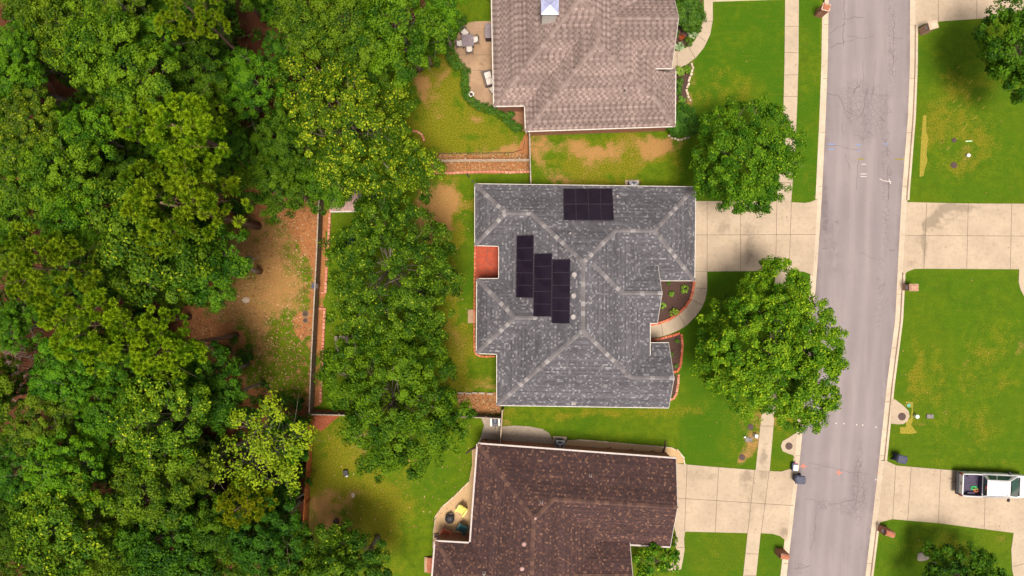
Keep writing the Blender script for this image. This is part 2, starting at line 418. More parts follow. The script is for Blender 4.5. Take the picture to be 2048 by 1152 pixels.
def grid_lines(lo, hi, fine, outer):
    a = list(np.arange(lo, hi + fine*.5, fine))
    return np.array([-v for v in outer[::-1]] + a + outer)
gxs = grid_lines(-47, 47, .2, [50, 56, 66, 84, 120, 190, 320]); gxs = np.concatenate([gxs[gxs < 21.9], np.arange(21.95, 34.6, .06), gxs[gxs > 34.6]])
gys = grid_lines(-28, 28, .2, [31, 36, 46, 64, 100, 170, 320])
NX, NY = len(gxs), len(gys)
GX, GY = np.meshgrid(gxs, gys)
PX = GX.ravel() * K + 1024; PY = 576 - GY.ravel() * K
lx = np.array([xat(ROAD_L, y) for y in 576 - gys*K]); rx_ = np.array([xat(ROAD_R, y) for y in 576 - gys*K])
inroad = (PX > np.repeat(lx, NX) - 11.5) & (PX < np.repeat(rx_, NX) + 11.5)
GZ = np.where(inroad, -.24, 0.0)
GZ += np.where(PX < 600, .04*np.sin(PX*.031)*np.cos(PY*.027), 0)
ga = {k: np.zeros(PX.shape) for k in ('lush', 'dry', 'dirt', 'leaf')}
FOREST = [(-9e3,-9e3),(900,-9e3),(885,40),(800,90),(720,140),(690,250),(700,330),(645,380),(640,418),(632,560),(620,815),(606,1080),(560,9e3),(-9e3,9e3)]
ga['leaf'][inpoly(PX, PY, FOREST)] = 1.6  # high value turns on the shade-dark litter colour
ga['leaf'] -= np.where(ga['leaf'] > 1.5, .6*np.clip(soft(PX, PY, 535, 610, 190, 270, 1.0) + soft(PX, PY, 500, 85, 70, 70, .6), 0, 1), 0)
BED_LEAF = [[(640,418),(656,418),(650,590),(648,640),(641,810),(620,815),(632,560)], [(880,308),(1062,308),(1062,345),(870,347)], [(915,786),(996,786),(1003,828),(915,828)], [(1052,262),(1062,262),(1062,312),(1030,308)]]
for b in BED_LEAF: ga['leaf'][inpoly(PX, PY, b)] = .85
def vnoise(x, y, cell, seed):
    r = np.random.default_rng(seed); tab = r.random((256, 256)); xi, yi = np.floor(x/cell).astype(int), np.floor(y/cell).astype(int)
    fx, fy = x/cell - xi, y/cell - yi; fx, fy = fx*fx*(3-2*fx), fy*fy*(3-2*fy); t = lambda a, b: tab[a & 255, b & 255]
    return (t(xi,yi)*(1-fx)+t(xi+1,yi)*fx)*(1-fy) + (t(xi,yi+1)*(1-fx)+t(xi+1,yi+1)*fx)*fy - .5
PXW = PX + 46*vnoise(PX, PY, 60, 1) + 26*vnoise(PX, PY, 24, 2) + 14*vnoise(PX, PY, 10, 3)
PYW = PY + 46*vnoise(PX, PY, 60, 4) + 26*vnoise(PX, PY, 24, 5) + 14*vnoise(PX, PY, 10, 6)
PATCH = .65*vnoise(PX, PY, 34, 7) + .5*vnoise(PX, PY, 13, 8)
def op(k, *l):
    for b in l:
        wob = min(1, min(b[2], b[3])/30)
        m = soft(PX + (PXW-PX)*wob, PY + (PYW-PY)*wob, *b, hard=.2)
        ga[k] += m * np.clip(1 + 1.5*PATCH*np.sign(b[4]), .1, 1.8) if wob > .4 else m
op('leaf', (505,545,95,130,-1.1), (570,520,60,120,-.7), (470,640,70,60,-.5), (545,690,60,45,-.85), (600,740,32,70,-.6), (540,745,60,75,-1.0), (570,690,50,50,-.6), (560,500,22,40,-.35), (585,600,22,30,-.35), (575,800,50,40,-.6),
   (510,470,50,45,-.55), (505,560,48,62,-.65), (545,590,45,45,-.45), (475,640,45,40,-.3), (500,85,40,70,.3), (1080,290,30,50,.25), (1340,285,50,28,.3))
op('dirt', (510,460,60,60,1), (500,555,60,80,1.1), (550,590,60,60,.9), (520,690,30,80,.7), (460,640,60,50,.8), (590,480,45,60,.55), (600,560,30,60,.5), (840,150,20,55,1), (870,430,40,65,.85), (880,390,40,14,.5),
   (1215,290,130,20,.62), (1340,300,50,35,.8), (1078,290,24,50,.75), (1120,352,50,14,.7), (1190,305,60,28,.5), (660,1040,55,40,.85), (640,1000,25,40,.6), (690,1010,25,20,.5), (640,1070,40,22,.7),
   (1000,300,60,10,.5), (1040,285,22,30,.6), (1495,880,24,40,.75), (1545,850,18,16,.9), (1518,850,16,20,.8), (1484,914,15,13,.9), (1848,300,10,60,.5), (900,440,35,50,.4),
   (870,55,26,28,.6), (900,130,20,16,.4), (700,985,10,10,.5), (975,780,40,8,.5), (1010,860,22,16,.7), (915,690,30,70,.5), (920,560,18,70,.4), (895,400,50,50,.5), (960,770,30,30,.4), (1388,140,9,50,.45), (1383,215,14,40,.55),
   (1940,300,20,30,.45), (1340,790,14,18,.5), (1895,828,12,6,.6), (1845,850,30,5,.5), (2040,690,12,30,.5), (2010,1075,22,10,.4), (1925,730,16,26,.35), (830,330,20,60,.4))
op('dry', (880,230,70,110,.75), (965,270,75,50,.55), (985,285,70,25,.5), (900,150,40,50,.7), (1220,320,160,50,.75), (920,600,30,170,.95), (900,440,60,80,.8), (935,730,60,80,.95), (890,700,40,90,.8), (715,980,120,130,.72), (650,930,50,90,.7), (760,1100,60,120,.6),
   (830,1000,60,120,.22), (1180,830,190,13,.72), (1000,850,40,40,.5), (1930,220,100,140,.5), (1860,300,36,60,.5), (1950,300,60,50,.55), (1930,720,110,60,.40), (1880,770,70,40,.5), (1990,690,60,60,.35),
   (1890,850,90,60,.42), (2000,880,70,60,.25), (1900,1090,150,50,.5), (1440,190,70,50,.55), (1470,130,50,50,.25), (1500,850,60,50,.55), (1400,830,50,40,.25), (1600,200,20,160,.15), (1600,370,30,50,.35), (1565,860,30,40,.6), (895,420,50,70,.4), (700,480,30,40,.2), (680,640,30,60,.55), (1240,300,100,40,.3), (1430,1110,70,40,.25), (1520,40,60,40,.05))
ga['lush'] += np.where((PX > 1360) & (PX < 1640), 1.0, 0) + np.where(PX > 1750, .6, 0)
op('dry', (2000,120,50,60,.3), (1880,180,40,80,.35), (1830,700,14,160,.4), (1900,920,120,20,.25), (2000,780,60,30,.4), (1950,840,60,30,.35), (1405,760,30,60,.2), (1460,900,60,24,.3), (1290,820,120,8,.3))
op('dry', (1220,310,170,60,.5), (900,230,90,110,.45), (990,280,70,40,.4), (905,420,60,70,.4), (930,740,60,90,.35), (700,960,110,120,.35))
op('dirt', (945,235,24,14,.5), (890,165,18,22,.5), (1000,297,60,14,.4), (870,200,24,40,.4), (1290,320,40,24,.5), (700,1000,60,40,.4), (720,900,26,40,.35))
op('dry', (1110,300,44,40,-.7), (1250,345,90,14,-.6), (940,285,60,20,-.8), (905,150,24,22,-.8), (1300,285,40,14,-.4), (885,390,26,26,-.7), (935,520,14,150,-.8), (965,745,26,26,-.8))
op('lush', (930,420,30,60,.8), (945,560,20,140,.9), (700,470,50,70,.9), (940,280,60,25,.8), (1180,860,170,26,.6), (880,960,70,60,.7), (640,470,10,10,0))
ga['dry'] *= np.where(PX > 1780, .85, 1.0)
gv = np.stack([GX.ravel(), GY.ravel(), GZ], 1)
ii = np.arange((NX-1)*(NY-1)); r_, c_ = ii // (NX-1), ii % (NX-1); a0 = r_*NX + c_
gf = np.stack([a0, a0+1, a0+NX+1, a0+NX], 1)
def np_mesh(name, v, f, mats, parent=None, attrs=None, smooth=False, matidx=None):
    me = bpy.data.meshes.new(name); k = f.shape[1]
    me.vertices.add(len(v)); me.vertices.foreach_set('co', np.ascontiguousarray(v, np.float32).ravel())
    me.loops.add(f.size); me.loops.foreach_set('vertex_index', np.ascontiguousarray(f, np.int32).ravel())
    me.polygons.add(len(f)); me.polygons.foreach_set('loop_start', np.arange(0, f.size, k, dtype=np.int32))
    me.polygons.foreach_set('loop_total', np.full(len(f), k, np.int32))
    for m in (mats if isinstance(mats, (list, tuple)) else [mats]): me.materials.append(m)
    me.polygons.foreach_set('use_smooth', np.full(len(f), smooth))
    if matidx is not None: me.polygons.foreach_set('material_index', np.ascontiguousarray(matidx, np.int32))
    me.update(calc_edges=True)
    for k_, a in (attrs or {}).items():
        at = me.attributes.new(k_, 'FLOAT', 'POINT'); at.data.foreach_set('value', np.ascontiguousarray(a, np.float32))
    o = bpy.data.objects.new(name, me); COL.objects.link(o)
    if parent: o.parent = parent
    return o
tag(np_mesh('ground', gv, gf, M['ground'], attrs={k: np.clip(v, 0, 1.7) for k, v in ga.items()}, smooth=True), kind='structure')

# ------------------------------------------------------------------ road, kerbs, slabs
ys = np.concatenate([np.arange(-3500, -60, 200), np.arange(-60, 1215, 5), np.arange(1215, 4800, 200)])
nc = 28; rv = []
for y in ys:
    a, b = xat(ROAD_L, y), xat(ROAD_R, y)
    for i in range(nc + 1):
        t = i / nc; w = g(a + (b-a)*t, y); cr = .05 * math.sin(math.pi*t)
        rv.append((w.x, w.y, -.13 + cr))
rv = np.array(rv); nr = len(ys); q = np.arange((nr-1)*nc); a0 = (q//nc)*(nc+1) + q % nc
rf = np.stack([a0, a0+nc+1, a0+nc+2, a0+1], 1)
rpx = rv[:,0]*K+1024; rpy = 576 - rv[:,1]*K
crk = np.zeros(len(rv)); drk = np.zeros(len(rv)); tt = np.tile(np.arange(nc+1)/nc, nr); edg = np.clip(1 - np.minimum(tt, 1-tt)/.07, 0, 1)*.75; trk = sum(np.exp(-((tt-c)/.045)**2) for c in (.20,.40,.60,.80))
for b in [(1740,215,50,60,.85), (1700,190,30,50,.5), (1785,20,12,120,.8), (1787,130,10,60,.8), (1690,60,14,70,.3), (1775,330,12,70,.9), (1773,440,10,90,.75), (1762,580,12,80,.75), (1755,760,10,140,.4), (1720,960,14,90,.8), (1715,1000,34,60,.34), (1650,930,50,18,.4), (1690,1010,50,20,.5), (1640,1050,20,100,.35), (1690,1100,20,80,.4), (1670,440,16,40,.6), (1665,500,16,40,.45), (1600,1130,14,30,.7), (1700,300,60,40,.4)]:
    crk += soft(rpx, rpy, *b)
for b in [(1651,420,8,70,.9), (1668,520,22,40,.5), (1672,455,16,40,.4), (1758,800,16,70,.3), (1650,960,50,60,.25), (1715,980,20,60,.4), (1800,250,10,60,.15)]:
    drk += soft(rpx, rpy, *b)
road = tag(np_mesh('road', rv, rf, M['asphalt'], attrs={'crack': crk, 'dark': drk, 'edge': edg, 'track': trk}), kind='structure')
def rz(px, y):
    a, b = xat(ROAD_L, y), xat(ROAD_R, y); t = min(1, max(0, (px-a)/(b-a)))
    return -.13 + .05*math.sin(math.pi*t)
def strip(mb, pts, w, zf, mi=0):
    """flat ribbon; pts photo points, w metres (number or list), zf(px,py)->z"""
    P = [g(p[0], p[1]).to_2d() for p in pts]; vs = []
    for i, p in enumerate(P):
        d = P[min(i+1, len(P)-1)] - P[max(i-1, 0)]; d.normalize(); n = Vector((-d.y, d.x))
        ww = w[i] if hasattr(w, '__len__') else w
        z = zf(*pts[i])
        vs += [(*(p + n*ww/2), z), (*(p - n*ww/2), z)]
    mb.add(vs, [(2*i, 2*i+1, 2*i+3, 2*i+2) for i in range(len(P)-1)], mi)
# long open cracks followed by eye from the photo
rng = random.Random(3)
def wander(p0, p1, n, amp):
    out = []
    o = 0
    for i in range(n + 1):
        t = i/n; o = o*.6 + rng.uniform(-amp, amp)
        dx, dy = p1[0]-p0[0], p1[1]-p0[1]; L = math.hypot(dx, dy)
        out.append((p0[0]+dx*t - dy/L*o, p0[1]+dy*t + dx/L*o))
    return out
mb = MB()
for (a, b, n, amp, w) in [((1689,-5),(1688,90),16,2,.028), ((1688,36),(1728,34),8,2,.03), ((1660,64),(1690,44),7,1.5,.03), ((1660,96),(1690,82),7,2,.032), ((1690,84),(1715,80),5,1.5,.02),
      ((1695,70),(1727,76),6,1.5,.024), ((1727,76),(1750,72),5,1.5,.018), ((1788,20),(1789,75),10,2.5,.03), ((1787,75),(1786,150),14,2.5,.026), ((1788,75),(1808,77),4,1,.022),
      ((1655,186),(1676,189),5,1,.03), ((1676,189),(1690,220),7,2,.028), ((1690,222),(1712,228),6,2,.024), ((1688,230),(1688,270),8,2,.022), ((1722,160),(1706,188),7,2,.03), ((1735,180),(1720,235),8,3,.02),
      ((1775,190),(1762,192),4,1,.02), ((1655,288),(1720,298),12,2,.022), ((1693,305),(1702,340),8,2,.022), ((1718,320),(1712,380),9,2,.02), ((1774,285),(1778,312),7,2,.03), ((1777,330),(1776,400),12,2.4,.03),
      ((1779,500),(1792,500),4,.6,.026), ((1722,506),(1752,518),7,1,.022), ((1644,497),(1655,497),3,.5,.028), ((1654,460),(1644,458),3,.5,.02), ((1618,925),(1740,950),18,3,.02), ((1660,1010),(1710,1000),9,2,.024),
      ((1612,1000),(1640,1005),6,2,.018), ((1632,1020),(1626,1100),10,3,.018), ((1720,930),(1712,1010),12,3,.026), ((1600,1140),(1620,1130),5,2,.026), ((1583,1138),(1600,1140),4,1,.02), ((1752,120),(1745,200),9,2,.016), ((1725,120),(1724,185),9,2,.018)]:
    pts = wander(a, b, n, amp); strip(mb, pts, [w*rng.uniform(.5, 1.3) for _ in pts], lambda x, y: rz(x, y) + .006)
mb.build('crack', M['crack'], road)
# utility paint
def ribs(name, mat, segs, w, zoff=.008, parent=road, zf=rz):
    mb = MB()
    for s in segs: strip(mb, s, w, lambda x, y: zf(x, y) + zoff)
    return mb.build(name, mat, parent)
ribs('orange_cross', M['paint_o'], [[(1602,933),(1614,933.5)],[(1607,928),(1608.5,938)]], .09)
ribs('orange_cross', M['paint_o'], [[(1673,945),(1685,946)],[(1678,940),(1679.5,951)]], .07)
ribs('blue_dash', M['paint_b'], [[(1657,287.5),(1671,288)],[(1658,297.5),(1669,298)],[(1712,289),(1723,289.5)],[(1768,287),(1777,287.5)],[(1716,301),(1720,301)]], .10)
ribs('yellow_tick', M['straw'], [[(1716,318),(1729,318)],[(1791,318),(1812,318)]], .09)
ribs('white_tick', M['paint_w'], [[(1722,347.5),(1734,347.5)],[(1722,352.5),(1734,353)],[(1724,328),(1733,328)],[(1760,357),(1768,361),(1784,363)],[(1779,358),(1783,368)]], .055)
ribs('white_dot', M['paint_w'], [[(x-1.3, y),(x+1.3, y)] for x, y in ((1673,847),(1688.5,847.5),(1714.5,850),(1726.5,850.5),(1753.5,855),(1753,960))], .10)

def offs(line, d, ylist):
    return [(xat(line, y) + d, y) for y in ylist]
yl = list(np.arange(-300, 1460, 12))
def ribbon(pa, za, pb, zb, mb, mi=0):
    A = [g(*p) for p in pa]; B = [g(*p) for p in pb]; n = len(A)
    vs = [(a.x, a.y, za) for a in A] + [(b.x, b.y, zb) for b in B]
    mb.add(vs, [(i, i+1, n+i+1, n+i) for i in range(n-1)], mi)
def kerb_run(line, sgn, drives, name):
    """concrete gutter pan along the whole street; raised kerb except across the driveways"""
    mb = MB()
    ribbon(offs(line, 0, yl), -.118, offs(line, sgn*9.5, yl), -.125, mb)
    ribbon(offs(line, 0, yl), -.118, offs(line, 0, yl), -.30, mb)
    kb = MB(); seg = []
    runs = []; cur = -300.0
    for a, b in drives:
        runs.append((cur, a)); cur = b
    runs.append((cur, 1460))
    for a, b in runs:
        y_ = list(np.linspace(a, b, max(3, int((b-a)/14))))
        for (d0, z0, d1, z1) in ((9.2, -.13, 9.9, .0), (9.9, .0, 10.4, .018), (10.4, .018, 14, .020), (14, .020, 14, -.05)):
            ribbon(offs(line, sgn*d0, y_), z0, offs(line, sgn*d1, y_), z1, kb)
        for yy in (a, b):
            x = xat(line, yy)
            p = [g(x + sgn*d, yy) for d in (9.2, 9.9, 10.4, 14)]
            kb.add([(p[0].x,p[0].y,-.13),(p[1].x,p[1].y,0),(p[2].x,p[2].y,.018),(p[3].x,p[3].y,.02),(p[3].x,p[3].y,-.13)], [(0,1,2,3,4)])
    for a, b in drives:      # rolled lip up to each driveway
        y_ = list(np.linspace(a, b, 12)); ribbon(offs(line, sgn*1.5, y_), -.114, offs(line, sgn*9.7, y_), .026, mb)
    jm = MB()
    for y in np.arange(-276, 1440, 108):
        x = xat(line, y)
        strip(jm, [(x + sgn*.3, y), (x + sgn*9.3, y+.4)], .03, lambda a, b: -.115)
    pan = tag(mb.build('gutter_pan', M['kerb']), kind='structure')
    k = tag(kb.build('kerb', M['kerb']), kind='structure')
    jm.build('joint', M['joint'], pan)
    return k
kerb_run(ROAD_L, -1, [(-220,14), (398,550), (940,1078)], 'left')
kerb_run(ROAD_R, 1, [(-160,50), (400,545), (922,1042)], 'right')
ribs('orange_mark', M['paint_o'], [[(1756,946),(1765,946.6)],[(1760,942),(1761,943.5)]], .05, .006, road, lambda x, y: -.121)

def slab(name, poly, mat, z=.03, spacing=.35, joints=(), stains=(), thick=.12, zf=None, kind='structure', jw=.035):
    """flat concrete or bed laid on the lawn: gridded top, real edge, score joints as a child"""
    P = gx(poly); n = len(P)
    if sum(P[i].x*P[(i+1)%n].y - P[(i+1)%n].x*P[i].y for i in range(n)) < 0: P = P[::-1]
    bm = bmesh.new(); vs = [bm.verts.new((p.x, p.y, z)) for p in P]; bm.faces.new(vs)
    for ax in (0, 1):
        lo = min(p[ax] for p in P); hi = max(p[ax] for p in P)
        c = lo + spacing
        while c < hi:
            co = [0,0,0]; co[ax] = c; no = [0,0,0]; no[ax] = 1
            bmesh.ops.bisect_plane(bm, geom=bm.verts[:]+bm.edges[:]+bm.faces[:], plane_co=co, plane_no=no)
            c += spacing
    bnd = [e for e in bm.edges if e.is_boundary]
    r = bmesh.ops.extrude_edge_only(bm, edges=bnd)
    top = set(v for v in bm.verts) - set(e for e in r['geom'] if isinstance(e, bmesh.types.BMVert))
    for v in r['geom']:
        if isinstance(v, bmesh.types.BMVert): v.co.z -= thick
    if zf:
        for v in bm.verts: v.co.z += zf(v.co.x*K+1024, 576-v.co.y*K)
    me = bpy.data.meshes.new(name); bm.to_mesh(me); bm.free(); me.materials.append(mat)
    co = np.empty(len(me.vertices)*3, np.float32); me.vertices.foreach_get('co', co); co = co.reshape(-1,3)
    if stains:
        st = np.zeros(len(co)); X, Y = co[:,0]*K+1024, 576-co[:,1]*K
        for b in stains: st += soft(X, Y, *b)
        at = me.attributes.new('stain', 'FLOAT', 'POINT'); at.data.foreach_set('value', st.astype(np.float32))
    o = bpy.data.objects.new(name, me); COL.objects.link(o); tag(o, kind=kind)
    if joints:
        mb = MB()
        for s in joints:
            pts = s
            if zf: pts = [(s[0][0]+(s[-1][0]-s[0][0])*i/12, s[0][1]+(s[-1][1]-s[0][1])*i/12) for i in range(13)] if len(s) == 2 else s
            strip(mb, pts, jw, lambda x, y: z + .004 + (zf(x, y) if zf else 0))
        mb.build('joint', M['joint'], o)
    return o
def apron(line, sgn):
    return None
    def f(px, py):
        d = sgn*(px - xat(line, py)) - 9.5
        return -.155*max(0.0, min(1.0, 1 - d/26))
    return f
aL, aR = apron(ROAD_L, -1), apron(ROAD_R, 1)
eL = lambda y: (xat(ROAD_L, y) - 9.3, y)
eR = lambda y: (xat(ROAD_R, y) + 9.3, y)
slab('driveway', [(1380,402),(1553,403),(1584,404.5),(1609,406),(1621,404),eL(398),eL(430),eL(470),eL(510),eL(552),(1620,548),(1608,543.5),(1589,541.5),(1414,543),(1380,543)], M['conc'], .03, zf=aL,
     joints=[[(1414,403),(1414,543)],[(1481,404),(1481,542)],[(1553.5,404),(1551,542)],[(1582.5,405),(1578,541)],[(1388,470),(1632,469)]],
     stains=[(1450,440,14,60,.45,15), (1505,450,26,60,.4), (1498,500,10,40,.5), (1470,500,8,40,.5), (1470,455,50,12,.3), (1562,440,6,30,.5), (1425,520,40,10,.2)])
slab('driveway', [(1330,925),(1352.5,927),(1420,933),(1511,940),(1539,942),(1562,943),(1582,937),eL(938),eL(980),eL(1030),eL(1080),(1574,1083),(1560,1072),(1545,1067.5),(1521,1066),(1495,1066),(1372,1063),(1350,1063)], M['conc'], .03, zf=aL,
     joints=[[(1374,930),(1369,1062)],[(1437,934),(1430,1064)],[(1509,940),(1495,1066)],[(1538,943),(1522,1066)],[(1355,996),(1586,1011)]],
     stains=[(1400,950,40,14,.6), (1495,950,14,12,.6), (1528,945,14,18,.8), (1500,1020,10,40,.5), (1568,1065,12,12,.9), (1525,1010,10,50,.45), (1490,960,16,24,.4), (1460,990,70,40,.25)])
slab('driveway', [eR(-160),(2200,-160),(2200,-5),(2068,18),(1981,36),(1880,43),(1850,47),(1838,54),eR(52),eR(0)], M['conc'], .03, zf=aR,
     joints=[[(1876,-40),(1876,43)],[(1953,-40),(1953,38)]], stains=[(1890,20,30,12,.2)])
slab('driveway', [eR(404),(1822,404.5),(1938,407),(2200,408),(2200,540),(2038,538.5),(1848,537.5),(1828,538),(1815,543),(1808,549),eR(549),eR(480)], M['conc'], .03, zf=aR,
     joints=[[(1853,406),(1847,537)],[(1936,407),(1933,537)],[(2023,408),(2020,538)],[(1812,471),(2200,473)]],
     stains=[(1880,425,40,10,1.0,-35), (1862,445,22,8,1.0,-35), (1915,412,45,6,.9), (1900,440,50,9,.7,-30), (1850,470,5,36,.8), (1838,480,16,14,.5), (1825,528,18,6,.9), (1848,510,4,30,.6), (1960,420,60,8,.35), (1900,500,90,30,.2), (2000,440,50,30,.2)])
slab('driveway', [eR(922),(1772,920),(1777,924),(1793,931),(1880,938.5),(2200,962),(2200,1085),(2026,1065.5),(1876,1046),(1784,1038),(1759,1044.5),(1757,1050),eR(1050),eR(980)], M['conc'], .03, zf=aR,
     joints=[[(1791,932),(1785,1038)],[(1822,934),(1815,1040)],[(1881,939),(1876,1046)],[(1971,945),(1968,1058)]],
     stains=[(1800,975,10,30,.4), (1775,985,16,40,.35), (1945,1055,60,9,.35), (1920,1000,40,30,.22), (2000,1050,40,14,.35), (1845,960,40,20,.2)])
SWL = [(1571,-300),(1570,0),(1568.7,128),(1566.7,213),(1563,300),(1557,403)]
slab('sidewalk', [(1571,-60),(1570,0),(1568.7,128),(1566.7,213),(1562,300),(1553,403),(1582,404),(1590,300),(1594,213),(1596.6,128),(1597.5,0),(1598,-60)], M['walk'], .034,
     joints=[[(1570,53),(1597,53)],[(1569,105),(1597,106)],[(1567,193),(1594,193.5)],[(1565,150),(1595,150)],[(1563,250),(1593,251)],[(1560,310),(1590,310)],[(1556,365),(1586,366)]], stains=[(1580,180,12,20,.2)])
slab('sidewalk', [(1551,542),(1545,620),(1537,700),(1522,838),(1511,940),(1539,942),(1548,838),(1563,700),(1571,620),(1578,541)], M['walk'], .034,
     joints=[[(1521,852),(1547,852)],[(1538,690),(1564,691)],[(1545,610),(1572,611)],[(1528,770),(1556,771)]], stains=[(1526,920,12,22,.7), (1534,860,10,30,.35), (1530,900,9,20,.4)])
slab('sidewalk', [(1495,1066),(1486,1152),(1480,1210),(1506,1210),(1512,1152),(1521,1066)], M['walk'], .034, joints=[[(1492,1107),(1517,1108)],[(1488,1150),(1512,1151)]], stains=[(1500,1060,14,6,.6)])
slab('front_walk', [(1389.5,543.5),(1414,543.5),(1414,580),(1410,600),(1402,618),(1390,634),(1374,650),(1358,660),(1340,668),(1320,674),(1290,679),(1290,650),(1318,648),(1340,640),(1357,630),(1370,616),(1380,600),(1386,584),(1389.5,566)], M['walk'], .036, .3,
     joints=[[(1389,576),(1413,577)],[(1381,598),(1404,610)],[(1357,629),(1371,651)],[(1322,647),(1326,673)]])
slab('front_walk', [(1406,-40),(1425,-40),(1425.5,40),(1420,70),(1408,95),(1392,115),(1372,130),(1352,138),(1340,140),(1340,102),(1352,102),(1372,96),(1388,83),(1398,66),(1405,45),(1408,20)], M['walk'], .034, .3,
     joints=[[(1404,43),(1425,43)],[(1396,72),(1412,84)],[(1378,96),(1390,116)],[(1354,102),(1354,136)]])
slab('front_walk', [(1425,-60),(1570,-60),(1570,-1),(1425,4)], M['walk'], .030, .4, joints=[[(1500,-60),(1500,2)]])
slab('front_walk', [(1352,1062),(1370,1062),(1368,1078),(1369,1100),(1366,1118),(1362,1138),(1354,1140),(1330,1140),(1330,1128),(1346,1120),(1352,1100),(1350,1080)], M['walk'], .032, .3, joints=[[(1352,1094),(1368,1095)]])
slab('side_walk', [(2038,536),(2060,536),(2060,640),(2052,600),(2041,580),(2037,565)], M['walk'], .032, .3)
slab('side_walk', [(2027,1065),(2060,1069),(2060,1200),(2033,1180),(2024,1140),(2022,1100)], M['walk'], .032, .3, joints=[[(2025,1133),(2060,1124)]])
for (poly, jn) in (([(1594,865),(1588,868),(1576,876),(1565,882),(1561.5,892),(1565,902),(1576,907),(1586,910),(1590,918),(1589,924)], []), ([(1783,797),(1790,799),(1806,811),(1817,822),(1819,833),(1814,843),(1806,848),(1796,848.5),(1781,847)], [])):
    slab('drain_apron', poly, M['conc'], .03, .25, stains=[(1580,890,10,10,.5)])
slab('patio', [(936,46),(950,43),(990,42),(990,215),(950,213),(930,200),(938,180),(937,155),(930,140),(915,120),(906,95),(908,75),(920,55)], M['patio'], .03, .3,
     joints=[[(918,110),(986,110)],[(934,140),(986,142)]], stains=[(965,125,10,4,.8,-40), (950,70,30,14,.3), (960,150,20,30,.3), (925,60,16,8,.35)])
slab('patio_walk', [(985,206),(1052,206),(1052,219),(985,219)], M['walk'], .034, .3)
slab('back_step', [(936,619),(951,619),(951,646),(936,646)], M['patio'], .14, .3)
slab('back_patio', [(952,488),(1002,488),(1002,562),(952,562)], M['terracotta'], .05, .4, jw=.02, joints=[[(953,y),(1001,y)] for y in (503,516,529,542,553)] + [[(975,492),(975,558)]])
slab('mulch_bed', [(1312,556),(1387,556),(1386,575),(1381,596),(1370,612),(1354,627),(1338,637),(1316,645),(1300,647),(1300,600)], M['mulch'], .026, .4)
slab('mulch_bed', [(1292,682),(1320,679),(1345,672),(1359,668),(1362,684),(1362,704),(1359,728),(1354,741),(1348,745),(1353,752),(1353,770),(1350,788),(1340,795),(1320,795),(1310,690)], M['mulch'], .026, .4)
slab('mulch_bed', [(1335,-40),(1404,-40),(1404,30),(1397,60),(1385,80),(1370,94),(1352,100),(1335,100)], M['mulch'], .020, .4)
slab('mulch_bed', [(1335,140),(1352,139),(1372,131),(1383,126),(1382,150),(1377,170),(1372,190),(1374,205),(1335,205)], M['mulch'], .020, .4)
slab('wood_chip_bed', [(1005,219),(1050,219),(1050,262),(1044,262),(1026,248),(1012,232)], M['chips'], .020, .4)
slab('red_bark_bed', [(621,819),(690,821),(642,862),(622,850)], M['redmulch'], .020, .4)
slab('gravel_strip', [(1130,884),(1160,880),(1190,882),(1240,886),(1300,891),(1345,896),(1357,902),(1366,912),(1369,926),(1340,928),(1130,905)], M['gravel'], .022, .4)
slab('gravel_bed', [(1004,853),(1030,851),(1060,853),(1085,858),(1098,866),(1105,880),(1105,905),(1004,900)], M['ggravel'], .020, .4)
slab('gravel_bed', [(960,831),(1003,832),(1003,905),(952,895),(963,870),(968,850)], M['ggravel'], .018, .4)
slab('gravel_patio', [(953,945),(942,960),(912,990),(884,1014),(872,1032),(868,1060),(866,1100),(960,1100),(960,945)], M['gravel'], .022, .4)
slab('gravel_strip', [(944,898),(960,898),(960,955),(938,962),(944,930)], M['gravel'], .016, .4)
slab('straw_strip', [(1846,231),(1853,231),(1852,262),(1857,278),(1855,285),(1853,310),(1855,320),(1849,340),(1847,352),(1839,354),(1840,320),(1842,285)], M['straw'], .008, .4, thick=.02)
slab('straw_patch', [(1800,854),(1812,854),(1812,842),(1821,836),(1824,816),(1810,812),(1812,803),(1826,804),(1826,815),(1826,840),(1822,850),(1834,865),(1824,868),(1800,867)], M['straw'], .008, .4, thick=.02)
# ------------------------------------------------------------------ houses
def eplane(p1, p2, z, pitch, inside):
    """plane rising from the eave p1-p2 (world xy) at height z towards the side where `inside` lies -> (a,b,c)"""
    p1, p2, q = Vector(p1[:2]), Vector(p2[:2]), Vector(inside[:2])
    d = (p2 - p1).normalized(); n = Vector((-d.y, d.x))
    if (q - p1).dot(n) < 0: n = -n
    return (pitch*n.x, pitch*n.y, z - pitch*n.dot(p1))
def X3(A, B, C):
    m = np.array([[A[0]-B[0], A[1]-B[1]], [A[0]-C[0], A[1]-C[1]]]); r = np.array([B[2]-A[2], C[2]-A[2]])
    x, y = np.linalg.solve(m, r); return Vector((x, y, A[0]*x + A[1]*y + A[2]))
def XV(A, B, x=None, y=None):
    """crossing of two roof planes with a vertical plane x=const or y=const"""
    if x is not None:
        yy = (B[2]-A[2] + (B[0]-A[0])*x) / (A[1]-B[1]); return Vector((x, yy, A[0]*x + A[1]*yy + A[2]))
    xx = (B[2]-A[2] + (B[1]-A[1])*y) / (A[0]-B[0]); return Vector((xx, y, A[0]*xx + A[1]*y + A[2]))
def onp(A, x, y): return Vector((x, y, A[0]*x + A[1]*y + A[2]))
def hit(A, px, py):
    """where the sight line of a photo position meets the roof plane"""
    dx, dy = (px-1024)/K/H, (576-py)/K/H
    t = (H - A[2]) / (1 + A[0]*dx + A[1]*dy); return Vector((dx*t, dy*t, H - t))

